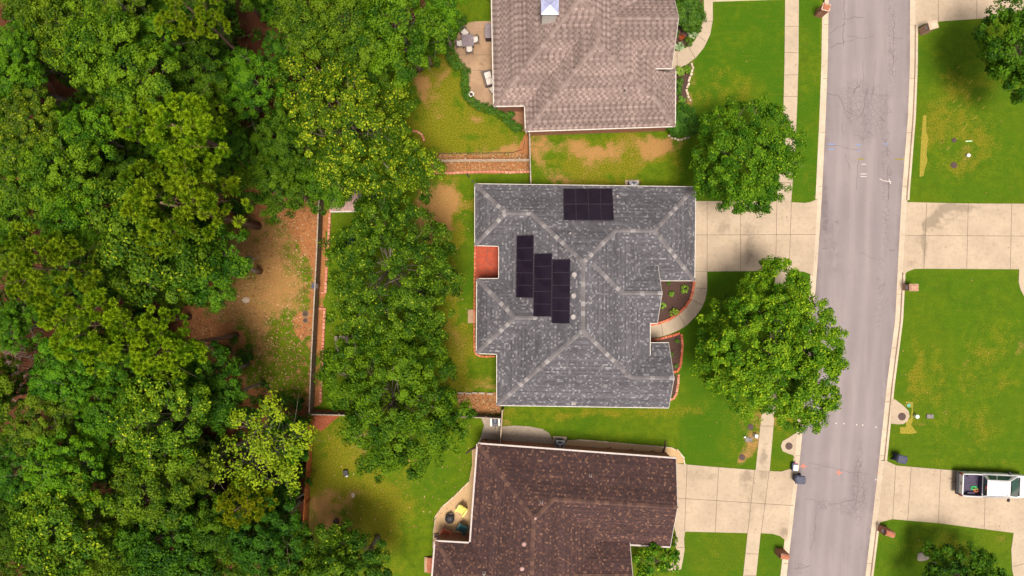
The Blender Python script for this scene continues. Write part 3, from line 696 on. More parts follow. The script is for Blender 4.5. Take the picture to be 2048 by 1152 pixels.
class House:
    def __init__(s, name, label, loc):
        s.root = thing(name, label, 'house', loc); s.o = Vector(loc)
        s.rv, s.rf, s.ruv, s.caps, s.gut, s.nocap = [], [], [], [], [], []
    def face(s, plane, pts):
        n = Vector((-plane[0], -plane[1], 1)).normalized()
        e = Vector((0,0,1)).cross(n).normalized(); u = n.cross(e)
        b = len(s.rv); s.rv += [p - s.o for p in pts]
        idx = list(range(b, b+len(pts)))
        ar = sum((pts[i].x*pts[(i+1)%len(pts)].y - pts[(i+1)%len(pts)].x*pts[i].y) for i in range(len(pts)))
        if ar < 0: idx = idx[::-1]; pts = pts[::-1]
        s.rf.append(idx); s.ruv += [(p.dot(e), p.dot(u)) for p in pts]
    def finish_roof(s, mat, under):
        me = bpy.data.meshes.new('roof'); me.from_pydata([tuple(v) for v in s.rv], [], s.rf)
        uv = me.uv_layers.new(name='UVMap')
        for i, c in enumerate(s.ruv): uv.data[i].uv = c
        me.materials.append(mat); me.update()
        o = bpy.data.objects.new('roof', me); COL.objects.link(o); o.parent = s.root
        s.roof = o; return o
    def cap(s, lines, mat, w=.36, L=.34, lift=.03):
        """overlapping ridge shingles, every piece bent over the ridge"""
        for a, b, na, nb in lines:
            mb = MB()
            a, b = a - s.o, b - s.o
            d = b - a; Ln = d.length; d.normalize()
            k = max(1, int(Ln / L))
            hor = Vector((-d.y, d.x, 0)).normalized()
            sides = []
            for h_ in (hor, -hor):
                q = a + s.o + h_*.2
                pl = min((na, nb), key=lambda A: onp_n(A, q))
                v = Vector((h_.x, h_.y, pl[0]*h_.x + pl[1]*h_.y)); sides.append(v.normalized())
            side0, side1 = sides
            for i in range(k):
                t0, t1 = i*Ln/k, (i+1)*Ln/k*1.0
                up0, up1 = Vector((0,0,lift)), Vector((0,0,lift*.35))
                p0, p1 = a + d*t0 + up0, a + d*(t1+.03) + up1
                vs = [p0, p0 + side0*w/2 , p1 + side0*w/2, p1, p1 + side1*w/2, p0 + side1*w/2]
                mb.add(vs, [(0,1,2,3), (0,3,4,5)])
            mb.build('ridge_cap', mat, s.roof)
    def gutters(s, segs, mat, w=.08, h=.12, dz=-.02):
        mb = MB()
        for a, b in segs:
            a, b = a - s.o, b - s.o
            d = (b - a).to_2d().normalized(); n = Vector((d.y, -d.x))   # outside on the right of a->b
            vs = []
            for p in (a, b):
                for (o_, z_) in ((0, dz-h), (w, dz-h), (w, dz), (0, dz)):
                    vs.append((p.x + n.x*o_, p.y + n.y*o_, p.z + z_))
            mb.add(vs, [(0,1,2,3),(7,6,5,4),(0,4,5,1),(1,5,6,2),(2,6,7,3),(3,7,4,0)])
        return mb.build('gutter', mat, s.root)
    def walls(s, poly, ez, mat, inset=.38, soff=None):
        """poly: eave outline in world xy, counter-clockwise"""
        n = len(poly); P = [Vector(p[:2]) for p in poly]
        if sum(P[i].x*P[(i+1)%n].y - P[(i+1)%n].x*P[i].y for i in range(n)) < 0: P = P[::-1]
        Q = []
        for i in range(n):
            a, b, c = P[i-1], P[i], P[(i+1)%n]
            d1, d2 = (b-a).normalized(), (c-b).normalized()
            n1, n2 = Vector((-d1.y, d1.x)), Vector((-d2.y, d2.x))
            m = n1 + n2; Q.append(b + m * (inset / max(.3, m.dot(n1))))
        mb = MB(); vs = [(q.x - s.o.x, q.y - s.o.y, z) for z in (-.05, ez-.16) for q in Q]
        mb.add(vs, [(i, (i+1)%n, n+(i+1)%n, n+i) for i in range(n)])
        mb.build('wall', mat, s.root)
        m2 = MB(); m2.add([(p.x - s.o.x, p.y - s.o.y, ez-.15) for p in P], [tuple(range(n))[::-1]])
        m2.build('soffit', M['soffit'], s.root)
        s.wq = Q
        return Q
    def opening(s, i, t, w, h, z0, kind='window'):
        """window or door on wall i at fraction t"""
        Q = s.wq; a, b = Q[i], Q[(i+1) % len(Q)]; d = (b-a).normalized(); n = Vector((d.y, -d.x))
        c = a + (b-a)*t
        ang = math.atan2(d.y, d.x); Mz = Matrix.Rotation(ang, 3, 'Z')
        def at(off, dn, z): p = c + d*off + n*dn; return (p.x - s.o.x, p.y - s.o.y, z)
        if kind == 'window':
            o = MB().box(at(0, .005, z0+h/2), (w, .02, h), rot=Mz).build('window', M['glass'], s.root)
            fr = MB()
            for (ox, oz, sx, sz) in ((-w/2-.04, h/2, .08, h+.16), (w/2+.04, h/2, .08, h+.16), (0, -.04, w, .08), (0, h+.04, w, .08), (0, h/2, w, .04)):
                fr.box(at(ox, .022, z0+oz), (sx, .06, sz), rot=Mz)
            fr.build('frame', M['white'], o)
            MB().box(at(0, .05, z0-.12), (w+.3, .12, .07), rot=Mz).build('sill', M['white'], o)
        elif kind == 'garage':
            o = MB().box(at(0, .004, h/2), (w, .04, h), rot=Mz)
            for r in range(4):
                for q in range(4):
                    o.box(at(-w/2 + w*(q+.5)/4, .032, h*(r+.5)/4), (w/4-.14, .02, h/4-.12), rot=Mz)
            o.build('garage_door', M['white'], s.root)
        else:
            o = MB().box(at(0, .005, h/2+.05), (w, .04, h), rot=Mz)
            for oz, hh in ((.28, .3), (.72, .36)):
                for ox in (-.24, .24): o.box(at(ox*w, .03, h*oz+.05), (w*.34, .016, h*hh), rot=Mz)
            d_ = o.build('door', M['wood_dark'] if kind == 'door' else M['white'], s.root)
            MB().lathe(at(w*.4, .06, 1.0), [(.02,-.03),(.035,0),(.02,.03)], 8).build('handle', M['metal'], d_)
    def gable(s, pts, mat):
        mb = MB(); mb.add([p - s.o for p in pts], [tuple(range(len(pts)))]); mb.build('gable_wall', mat, s.root)
    def rake(s, lines, mat, t=.03, h=.15):
        for a, b in lines:
            mb = MB()
            a, b = a - s.o, b - s.o; d = (b-a).normalized(); n = d.cross(Vector((0,0,1))).normalized()
            c = (a+b)/2 + n*(t/2+.002) - Vector((0,0,h/2-.006)); L = (b-a).length
            R3 = Matrix((d, n, d.cross(n)*-1 if d.cross(n).z < 0 else d.cross(n))).transposed()
            if R3.determinant() < 0: R3 = Matrix((d, -n, (d.cross(-n)))).transposed()
            mb.box(c, (L, t, h), rot=R3); mb.build('rake_board', mat, s.root)
    def vents(s, plane, pts, mat, r=.16, h=.22, kind='dome'):
        for px, py in pts:
            p = hit(plane, px, py) - s.o
            n = Vector((-plane[0], -plane[1], 1)).normalized()
            mb = MB()
            if kind == 'dome':
                mb.lathe(p + Vector((0,0,-.08)), [(r*.62,0),(r*.62,h*.75),(r,h*.8),(r*1.02,h*.95),(r*.8,h*1.25),(r*.42,h*1.42),(r*.38,h*1.38),(.01,h*1.38)], 18)
                q = n.to_track_quat('Z', 'Y').to_matrix()
                mb.lathe(p, [(r*1.25, .006), (r*1.25, .02), (r*.6, .05)], 18, axis=q)
                mb.build('roof_vent', mat, s.root, smooth=True)
            elif kind == 'pipe':
                q = n.to_track_quat('Z', 'Y').to_matrix()
                mb.box(p + n*.012, (.24,.24,.02), rot=q, mi=1)
                mb.lathe(p + Vector((0,0,-.05)), [(.055,0),(.055,.42),(.04,.42),(.04,.3)], 12)
                mb.lathe(p + Vector((0,0,0)), [(.11,0),(.06,.12)], 12, mi=1)
                mb.build('vent_pipe', [mat, M['flash']], s.root)
            else:
                q = n.to_track_quat('Z', 'Y').to_matrix()
                mb.box(p + n*.05, (.40,.34,.10), rot=q, top=(.85,.85))
                mb.build('flat_vent', mat, s.root)
    def downspout(s, pts):
        MB().tube([Vector(p) - s.o for p in pts], .045, 6).build('downspout', M['white'], s.root)
def onp_n(A, p): return A[0]*p.x + A[1]*p.y + A[2]
capm = {'grey': m_island('grey_ridge_shingles', [(.105,.096,.100),(.130,.118,.123),(.16,.143,.148),(.12,.108,.113),(.28,.258,.258)]),
        'brown': m_island('brown_ridge_shingles', [(.055,.029,.027),(.080,.042,.034),(.125,.066,.048),(.066,.035,.030)]),
        'tan': m_island('taupe_ridge_shingles', [(.20,.145,.13),(.235,.175,.155),(.165,.115,.10),(.26,.195,.175)])}

# ---- the grey-roofed house in the middle
E = 2.7
h1 = House('brick_house', 'grey shingled house with dark solar panels, in the middle of the photo', g(1170, 590))
A_,B_,C_,D_ = g(950,368,E), g(1391,374,E), g(1389,561,E), g(1321,561,E)
I_,J_,Kc,L_,Mm,N_,O_,P_ = g(1338,815.5,E), g(994,810.5,E), g(994,708,E), g(953,706.5,E), g(954,558,E), g(998,557.5,E), g(998,492,E), g(950,490.5,E)
H_, Hw = g(1340,686,E), g(1298,685,E)
mid = g(1165,590)
PN = eplane(A_, B_, E, .70, mid); PW = eplane(O_, J_, E, .70, mid); PS = eplane(J_, I_, E, .70, mid)
PNWw = eplane(A_, P_, E, .70, mid); PNWs = eplane(P_, O_, E, .70, g(980,430)); PSWn = eplane(Mm, N_, E, .70, g(980,640)); PSWs = eplane(L_, Kc, E, .70, g(980,640)); PSWw = eplane(Mm, L_, E, .70, mid)
PNEe = eplane(B_, C_, E, .70, mid); PNEs = eplane(C_, D_, E, .70, g(1350,460))
xe = 10.82
ridge0 = XV(PN, PW, x=5.21)
PE = (-.66, 0.0, ridge0.z + .66*5.21)
PGs = eplane(g(1318,646,3.35), (g(1318,646,3.35) + Vector((-3,0,0))), 3.35, .70, mid)
Rg = hit(PE, 1244, 588)
PGn = (0.0, -.70*-1*-1, 0.0); PGn = (0.0, -.70, 0.0)
yr = (onp_n(PE, Rg) - PGs[2]) / PGs[1] if abs(PGs[1]) > 1e-6 else Rg.y
Rp = Vector(((Rg.x), yr, onp_n(PGs, Vector((Rg.x, yr, 0)))))
Rp.x = (PE[2] - Rp.z) / .66
PGn = (0.0, -.70, Rp.z + .70*Rp.y)
PSEn = eplane(Hw, H_, E, .70, g(1320,740))
ridN = X3(PN, PW, PE); ridS = X3(PS, PW, PE)
tNW = X3(PN, PNWs, PNWw); iNW = X3(PN, PNWs, PW); tSW = X3(PSWn, PSWs, PSWw); iSW = X3(PSWn, PSWs, PW)
tNE = X3(PN, PNEs, PNEe); Q_ = X3(PN, PNEs, PE); S_ = X3(PE, PGn, PNEs)
xg = 11.43
T_ = XV(PGn, PNEs, x=xg); Dg = Vector((xg, D_.y, E)); Dg.z = onp_n(PNEs, Dg)
gTop = onp(PGs, xg, Rp.y); gS = Vector((xg, g(1318,646,3.35).y, 3.35))
X_ = XV(PE, PGs, x=xe); gSw = Vector((xe, gS.y, 3.35))
W_ = XV(PE, PSEn, x=xe); U_ = X3(PS, PSEn, PE)
xs = 12.46
V_ = XV(PS, PSEn, x=xs); Hg = onp(PSEn, xs, H_.y); Hx = onp(PSEn, xe, H_.y)
Ig = onp(PS, xs, I_.y)
h1.face(PN, [A_, B_, tNE, Q_, ridN, iNW, tNW]); h1.face(PNEs, [tNE, C_, Dg, T_, S_, Q_]); h1.face(PNEe, [B_, C_, tNE])
h1.face(PW, [ridN, iNW, O_, N_, iSW, Kc, J_, ridS]); h1.face(PNWw, [A_, tNW, P_]); h1.face(PNWs, [P_, tNW, iNW, O_])
h1.face(PSWn, [Mm, N_, iSW, tSW]); h1.face(PSWs, [L_, tSW, iSW, Kc]); h1.face(PSWw, [Mm, tSW, L_])
h1.face(PS, [J_, Ig, V_, U_, ridS]); h1.face(PSEn, [U_, V_, Hg, Hx, W_])
h1.face(PE, [ridN, Q_, S_, Rp, X_, W_, U_, ridS]); h1.face(PGs, [Rp, gTop, gS, gSw, X_]); h1.face(PGn, [Rp, S_, T_, gTop])
h1.finish_roof(M['roof_grey'], None)
Q2 = hit(PE, 1186, 528)
h1.cap([(ridN, ridS, PW, PE), (A_, tNW, PN, PNWw), (P_, tNW, PNWw, PNWs), (tNW, iNW, PN, PNWs), (iNW, ridN, PN, PW), (Mm, tSW, PSWn, PSWw), (L_, tSW, PSWs, PSWw), (tSW, iSW, PSWn, PSWs),
        (J_, ridS, PS, PW), (ridS, U_, PS, PE), (U_, V_, PS, PSEn), (B_, tNE, PN, PNEe), (C_, tNE, PNEs, PNEe), (tNE, Q_, PN, PNEs), (Q_, ridN, PN, PE), (Q2, Rp, PE, PE), (Rp, gTop, PGs, PGn)], capm['grey'])
h1.gutters([(B_, A_), (A_, P_), (P_, O_), (O_, N_), (N_, Mm), (Mm, L_), (L_, Kc), (Kc, J_), (J_, Ig), (Dg, C_), (C_, B_), (gSw, gS), (Vector((xe,W_.y,W_.z)), Vector((xe,X_.y,X_.z))), (Hg, Hx)], M['white'], .05)
h1.rake([(gTop, gS), (T_, gTop), (V_, Ig), (Hg, V_)], M['white'])
h1.gable([Vector((xg-.3, Dg.y, E-.1)), Vector((xg-.3, gS.y, E-.1)), Vector((xg-.3, gS.y, gS.z-.1)), Vector((xg-.3, Rp.y, gTop.z-.12)), Vector((xg-.3, T_.y, T_.z-.1))], M['brick_tan'])
h1.gable([Vector((xs-.3, H_.y, E-.1)), Vector((xs-.3, I_.y, E-.1)), Vector((xs-.3, V_.y, V_.z-.12))], M['brick_tan'])
h1.gable([Vector((xe-.06, X_.y, E-.15)), Vector((xe-.06, W_.y, E-.15)), Vector((xe-.06, W_.y, W_.z-.06)), Vector((xe-.06, X_.y, X_.z-.06))], M['white'])
h1.walls([A_, P_, O_, N_, Mm, L_, Kc, J_, Vector((xs, I_.y, 0)), Vector((xs, H_.y, 0)), Vector((xe, H_.y, 0)), Vector((xe, gS.y, 0)), Vector((xg, gS.y, 0)), Vector((xg, D_.y, 0)), C_, B_], E, M['brick_tan'])
for i, t_, w, h_, z, k in ((7,.2,1.2,1.4,.9,'window'), (7,.5,1.2,1.4,.9,'window'), (7,.8,1.2,1.4,.9,'window'), (8,.5,2.0,1.5,.8,'window'), (12,.5,1.6,1.5,.8,'window'), (14,.5,4.9,2.2,0,'garage'), (10,.62,1.0,2.1,0,'door'),
                        (15,.3,1.1,1.3,1.0,'window'), (15,.7,1.1,1.3,1.0,'window'), (0,.5,1.4,1.3,.9,'window'), (2,.5,1.7,2.05,0,'patio_door'), (4,.5,1.6,1.4,.9,'window'), (6,.5,1.5,1.4,.9,'window')):
    h1.opening(i, t_, w, h_, z, k)
h1.vents(PW, [(1148,549), (1147,591), (1146,633)], M['ventw'], .20)
h1.vents(PW, [(1035,624)], M['ventw'], .16)
h1.vents(PN, [(1140,467), (1234,393)], M['ventw'], .10, .3)
h1.vents(PS, [(1147,806)], M['boxgrey'] if False else M['ventw'], kind='flat')
def solar(plane, corners, nx, ny, label):
    """corners: photo positions nw, ne, se, sw; panels lie on rails just above the shingles"""
    n = Vector((-plane[0], -plane[1], 1)).normalized(); lp = (plane[0], plane[1], plane[2] + .12*n.length/ n.z)
    c = [hit(lp, *p) for p in corners]; o = (c[0]+c[1]+c[2]+c[3])/4
    t = thing('solar_array', label, 'solar array', o)
    b = lambda u, v: (c[0]*(1-u) + c[1]*u)*(1-v) + (c[3]*(1-u) + c[2]*u)*v - o
    for j in range(ny):
        for i in range(nx):
            e = .006
            q = [b((i+a)/nx, (j+d)/ny) for a, d in ((e,e),(1-e,e),(1-e,1-e),(e,1-e))]
            ctr = sum(q, Vector())/4
            mb = MB(); mb.add([p - n*.02 for p in q] + [p + n*.018 for p in q], [(0,1,5,4),(1,2,6,5),(2,3,7,6),(3,0,4,7),(0,3,2,1)] if False else [(3,7,4,0),(2,6,7,3),(1,5,6,2),(0,4,5,1),(0,1,2,3)], 1)
            inn = [p + (ctr-p).normalized()*.045 + n*.018 for p in q]; top = [p + n*.018 for p in q]
            mb.add(top + inn, [((k+1)%4, k, 4+k, 4+(k+1)%4) for k in range(4)], 1)
            half = [(inn[0]+inn[1])/2, (inn[3]+inn[2])/2]
            mb.add(inn, [(3,2,1,0)], 0)
            mb.build('panel', [M['solar'], M['sframe']], t)
    rl = MB()
    for v in (.25, .75):
        for j in range(ny):
            a, d = b(0, (j+v)/ny) - n*.06, b(1, (j+v)/ny) - n*.06
            rl.tube([a, d], .02, 4)
    rl.build('rail', M['metal'], t)
solar(PN, [(1126.5,377.5),(1225,377),(1228,441),(1127.5,440.5)], 4, 2, 'dark solar array of eight panels on the north slope of the grey roof')
solar(PW, [(1033.5,471.5),(1067.5,470.5),(1066.5,596),(1032,595)], 1, 5, 'leftmost of three dark solar strips on the west slope of the grey roof')
solar(PW, [(1068.5,507.5),(1104.5,507),(1103,633.5),(1066.5,633)], 1, 5, 'middle of three dark solar strips on the west slope of the grey roof')
solar(PW, [(1105,519.5),(1141,519),(1139.5,647.5),(1103,646.5)], 1, 5, 'rightmost solar strip on the west slope, beside the round roof vents')

# ---- the brown-roofed house at the bottom
h2 = House('brick_house', 'dark brown shingled house beside the gravel patio at the bottom edge', g(1130, 1080))
a1,b1 = g(956,888.5,E), g(1352.5,918,E)
c1,d1 = g(1341,1093,E), g(1260,1088.5,E)
w1,w2 = g(941,1087.5,E), g(871,1083.5,E); w3 = g(864,1170,E)
inn = g(1100, 1050)
BN = eplane(a1, b1, E, .70, inn); BSw = eplane(c1, d1, E, .585, g(1300,1000)); BW = eplane(a1, w1, E, .68, inn)
r0 = hit(BN, 1066, 1040); q0 = hit(BN, 1109, 998)
sl = (r0.z - q0.z)/(q0.x - r0.x); BE = (-sl, 0.0, r0.z + sl*r0.x)
BWn = eplane(w1, w2, E, .70, g(900,1140)); BWw = eplane(w2, w3, E, .68, inn)
yW2 = -22.3
B2n = (0.0, -.60, 4.06 + .60*yW2); B2s = (0.0, .60, 4.06 - .60*yW2)
ys_ = -28.4; BS = (0.0, .68, E - .68*ys_)
yws = -24.3; BWs = (0.0, .70, E - .70*yws)
rN = X3(BN, BW, BE); rS = X3(BS, BW, BE); q1 = X3(BN, BSw, BE); s1 = X3(BE, BSw, B2n); s2 = X3(BE, B2n, B2s)
xr = g(1356,1017,5.0).x; rT = XV(BN, BSw, x=xr); nE = onp(BN, xr, b1.y); c1p = onp(BSw, xr, c1.y)
# north eave leans with the street, so take the corner on the eave line itself
nE = b1; c1p = c1
xw = g(1260,1088,E).x
v1 = XV(BSw, B2n, x=xw); d1p = Vector((xw, d1.y, onp_n(BSw, d1))); t2 = XV(B2n, B2s, x=xw)
z2 = 2.75; e2y = (z2 - B2s[2])/.60; e2 = Vector((xw, e2y, z2))
ve = XV(BE, B2s, y=e2y) ; xE = (BE[2]-E)/sl
seE = Vector((xE, e2y, E)); se = Vector((xE, ys_, E)); 
sw = XV(BS, BW, y=ys_); 
tW = X3(BWn, BWw, BWs); iW = X3(BWn, BWs, BW); swc = XV(BWs, BWw, y=yws); w4 = XV(BWs, BW, y=yws)
h2.face(BN, [a1, nE, rT, q1, rN]); h2.face(BSw, [q1, rT, c1p, d1p, v1, s1])
h2.face(B2n, [s1, v1, t2, s2]); h2.face(B2s, [s2, t2, e2, ve])
h2.face(BE, [rN, q1, s1, s2, ve, seE, se, rS]); h2.face(BS, [rS, se, sw])
h2.face(BW, [rN, a1, w1, iW, w4, sw, rS]); h2.face(BWn, [w1, w2, tW, iW]); h2.face(BWw, [w2, swc, tW]); h2.face(BWs, [tW, swc, w4, iW])
h2.finish_roof(M['roof_brown'], None)
h2.cap([(a1, rN, BN, BW), (rN, q1, BN, BE), (q1, rT, BN, BSw), (rN, rS, BW, BE), (w2, tW, BWn, BWw), (tW, iW, BWn, BWs), (s2, t2, B2n, B2s), (rS, se, BS, BE), (rS, sw, BS, BW)], capm['brown'])
h2.gutters([(nE, a1), (a1, w1), (w1, w2), (w2, swc), (d1p, c1p)], M['gutter'], .13)
h2.rake([(rT, c1p), (nE, rT), (v1, t2), (t2, e2)], M['white'])
h2.gable([nE + Vector((-.3,.2,-.1)), c1p + Vector((-.3,.2,-.1)), rT + Vector((-.35,0,-.12))], M['brick_red'])
h2.gable([Vector((xw-.3, d1.y, E-.1)), Vector((xw-.3, e2.y, E-.1)), t2 + Vector((-.3,0,-.1))], M['brick_red'])
h2.walls([a1, w1, w2, swc, w4, Vector((sw.x, ys_, 0)), Vector((xE, ys_, 0)), Vector((xE, e2y, 0)), Vector((xw, e2y, 0)), Vector((xw, d1.y, 0)), c1p, nE], E, M['brick_red'], .16)
for i, t_, w, h_, z, k in ((0,.4,1.6,1.4,.9,'window'), (2,.5,1.3,1.3,.9,'window'), (10,.5,4.9,2.2,0,'garage'), (8,.5,1.8,1.4,.8,'window'), (9,.4,1.0,2.1,0,'door')):
    h2.opening(i, t_, w, h_, z, k)
h2.vents(BW, [(1048,1086), (1044,1135)], M['ventp'], .19, .3)
h2.vents(BN, [(1181,951)], M['ventp'], kind='pipe'); h2.vents(BN, [(1083,1004)], M['ventp'], kind='pipe'); h2.vents(BWn, [(968,1146)], M['white'], kind='pipe'); h2.vents(BE, [(1071,1037)], M['ventp'], .10, .1)

# ---- the taupe-roofed house at the top
h3 = House('brick_house', 'taupe shingled house with a metal chimney beside the furnished patio at the top edge', g(1170, 60))
s0,s1_ = g(983.5,0,E), g(988,212,E); s2_ = g(1050,211,E); s3_ = g(1051.5,262,E); s4_ = g(1350,252,E); s5_ = g(1351,138,E)
inn3 = g(1180, 60)
TW1 = eplane(s0, s1_, E, .70, inn3); TS1 = eplane(s1_, s2_, E, .70, inn3); TW2 = eplane(s2_, s3_, E, .70, inn3); TS = eplane(s3_, s4_, E, .70, inn3)
TEg = eplane(s4_, s5_, E, .70, inn3); TNg = eplane(s5_, s5_ + Vector((-3,0,0)), E, .70, g(1300,200))
k0 = hit(TS, 1196.5, 87); k1 = hit(TS, 1293, 187)
sl3 = (k0.z-k1.z)/(k1.x-k0.x); TE = (-sl3, 0.0, k0.z + sl3*k0.x)
TGs = eplane((0,17.1), (3,17.1), 3.8, .72, (0, 20)); gr = hit(TGs, 1280, 35); TGn = (0.0, -.72, gr.z + .72*gr.y)
yN = 31.0; TNn = (0.0, -.70, E + .70*yN)
m0 = X3(TW2, TS, TE); m1 = X3(TS1, TW2, TE); m2 = X3(TW1, TS1, TE); m3 = X3(TW1, TE, TNn)
p1 = X3(TS, TEg, TNg); p0 = X3(TS, TE, TNg)
yv = 16.95; va = XV(TE, TNg, y=yv)
xg3 = 12.42; gt = XV(TGs, TGn, x=xg3); gs = Vector((xg3, 17.1, 3.8)); gn = Vector((xg3, 2*gr.y - 17.1, 3.8))
gi = X3(TE, TGs, TGn); gv1 = XV(TE, TGs, y=17.1); gv2 = XV(TE, TGn, y=gn.y)
xE3 = (TE[2]-E)/sl3
n1_ = Vector((xE3-.02, yN, E)); n0_ = XV(TW1, TNn, y=yN)
s5w = onp(TNg, g(1308,137,E).x, s5_.y)
h3.face(TW1, [s1_, m2, m3, n0_]); h3.face(TS1, [s1_, s2_, m1, m2]); h3.face(TW2, [s2_, s3_, m0, m1]); h3.face(TS, [s3_, s4_, p1, p0, m0])
h3.face(TEg, [s4_, s5_, p1]); h3.face(TNg, [p1, s5_, s5w, onp(TNg, s5w.x, yv-.02), va, p0])
h3.face(TE, [m0, p0, va, Vector((gv1.x, yv, onp_n(TE, Vector((gv1.x, yv, 0))))), gv1, gi, gv2, Vector((xE3, gn.y, E)), n1_, m3, m2, m1])
h3.face(TGs, [gi, gv1, gs, gt]); h3.face(TGn, [gi, gt, gn, gv2]); h3.face(TNn, [n0_, m3, n1_])
h3.finish_roof(M['roof_tan'], None)
h3.cap([(s1_, m2, TW1, TS1), (s3_, m0, TW2, TS), (m1, m0, TW2, TE), (m1, m2, TS1, TE), (m0, p0, TS, TE), (p0, p1, TS, TNg), (s4_, p1, TS, TEg), (s5_, p1, TEg, TNg), (gi, gt, TGs, TGn), (m2, m3, TW1, TE)], capm['tan'], .34)
h3.gutters([(n0_, s1_), (s1_, s2_), (s2_, s3_), (s3_, s4_), (s4_, s5_), (s5_, s5w), (gv1 , gs)], M['white'], .07)
h3.rake([(gs, gt), (gt, gn)], M['white'])
h3.gable([Vector((xg3-.3, 17.2, E-.1)), Vector((xg3-.3, gn.y, E-.1)), gn + Vector((-.3,0,-.1)), gt + Vector((-.3,0,-.12)), gs + Vector((-.3,.1,-.1))], M['brick_red'])
h3.walls([n0_, s1_, s2_, s3_, s4_, s5_, Vector((s5w.x+.3, s5_.y, 0)), Vector((s5w.x+.3, 17.2+.4, 0)), Vector((xg3, 17.6, 0)), Vector((xg3, yN, 0))], E, M['brick_red'], .22)
for i, t_, w, h_, z, k in ((4,.5,3.6,2.2,0,'garage'), (0,.6,1.7,2.05,0,'patio_door'), (0,.8,1.5,1.4,.9,'window'), (8,.3,1.0,2.1,0,'door'), (8,.6,1.6,1.5,.8,'window')):
    h3.opening(i, t_, w, h_, z, k)
h3.vents(TS, [(1248,183)], M['dmetal'], kind='pipe')
cc = g(1100, 10.5, 7.7); o3 = h3.o
rt = onp_n(TW1, cc)
ch = MB().box((cc.x-o3.x, cc.y-o3.y, (7.6+rt-1.2)/2), (1.02, 1.02, 7.6-rt+1.2)).build('chimney', M['siding'], h3.root)
cp = MB(); cs = .64
cp.box((cc.x-o3.x, cc.y-o3.y, 7.6), (2*cs, 2*cs, .10))
cp.add([(cc.x-o3.x+a*cs, cc.y-o3.y+b*cs, 7.65) for a, b in ((-1,-1),(1,-1),(1,1),(-1,1))] + [(cc.x-o3.x, cc.y-o3.y, 7.86)], [(0,1,4),(1,2,4),(2,3,4),(3,0,4)])
for a, b in ((-1,-1),(1,-1),(1,1),(-1,1)):
    cp.tube([(cc.x-o3.x+a*cs, cc.y-o3.y+b*cs, 7.665), (cc.x-o3.x, cc.y-o3.y, 7.875)], .022, 4)
cp.build('metal_cap', M['chimmetal'], ch)
h3.downspout([g(1052,263,2.6), g(1053,266,2.3), g(1054,264.5,.05)])
h1.downspout([g(951,489,2.6), g(953,489,2.3), g(953.5,490,.05)])
# ------------------------------------------------------------------ trees
def unit(v): return v / np.maximum(np.linalg.norm(v, axis=1, keepdims=True), 1e-6)
def leaf_quads(rs, c, nrm, L, W):
    """diamond leaves, gently folded: c centres, nrm facing"""
    n = len(c); t = unit(rs.normal(size=(n,3))); a = unit(np.cross(nrm, t)); b = np.cross(nrm, a)
    L = L[:,None]; W = W[:,None]
    v = np.stack([c - a*L*.5, c + b*W*.5 + nrm*L*.06 - a*L*.05, c + a*L*.5 - nrm*L*.10, c - b*W*.5 + nrm*L*.06 - a*L*.05], 1).reshape(-1, 3)
    return v, np.arange(4*n).reshape(-1, 4)
def lobe_clumps(rs, lobes, dens, shell=(.50, 1.02), low=-.35):
    """clump centres over the outside of a set of ellipsoid lobes (x,y,z,rx,rz)"""
    out = []; nor = []
    for (x, y, z, r, rz) in lobes:
        k = max(6, int(dens * 4 * math.pi * r * (r+rz)/2 * .62))
        d = unit(rs.normal(size=(k,3))); d = d[d[:,2] > low + .25*rs.random(len(d))]
        rad = shell[0] + (shell[1]-shell[0]) * rs.random(len(d))**.7
        p = np.stack([x + d[:,0]*r*rad, y + d[:,1]*r*rad, z + d[:,2]*rz*rad], 1)
        keep = np.ones(len(p), bool)
        for (X, Y, Z, q, qz) in lobes:
            if (X, Y, Z) == (x, y, z): continue
            keep &= (((p[:,0]-X)/q)**2 + ((p[:,1]-Y)/q)**2 + ((p[:,2]-Z)/qz)**2) > .38
        out.append(p[keep]); nor.append(d[keep])
    return np.concatenate(out), np.concatenate(nor)
def crown_mesh(name, mat, rs, lobes, dens=1.3, per=60, rc=.55, L=.27, tips=0.0, flat=.75, sparse=0.0, up=.45, gaps=.12):
    P, N = lobe_clumps(rs, lobes, dens)
    if gaps and len(P) > 40:  # knock whole neighbourhoods out so that limbs and shade show through
        kk = max(1, int(len(P)*gaps/6)); ctr = P[rs.integers(0, len(P), kk)]
        d = np.min(np.linalg.norm(P[:,None,:]-ctr[None], axis=2), 1); P, N = P[d > rc*.85], N[d > rc*.85]
    V = []; F = []; CL = []; TP = []; o = 0
    for p, nr in zip(P, N):
        k = int(per * (.6 + .8*rs.random())); r = rc * (.65 + .7*rs.random()); cl = rs.random()
        d = unit(rs.normal(size=(k,3)) + nr*.35); rad = r * rs.random(k)**.45
        c = p + d * rad[:,None] * np.array([1,1,flat])
        nm = unit(d*.80 + nr*.40 + np.array([0,0,up]) + rs.normal(size=(k,3))*.30)
        ln = L * (.65 + .7*rs.random(k)); v, f = leaf_quads(rs, c, nm, ln, ln*(.50 + .2*rs.random(k)))
        tp = ((rad/r > .72) & (d[:,2] > .0) & (rs.random(k) < tips * (.4 + 1.2*cl))).astype(float) * (.55 + .45*rs.random(k))
        V.append(v); F.append(f + o); o += len(v); CL.append(np.repeat(cl, 4*k)); TP.append(np.repeat(tp, 4))
    me = np_mesh(name, np.concatenate(V), np.concatenate(F), mat, attrs={'clump': np.concatenate(CL), 'tip': np.concatenate(TP)})
    return me, P
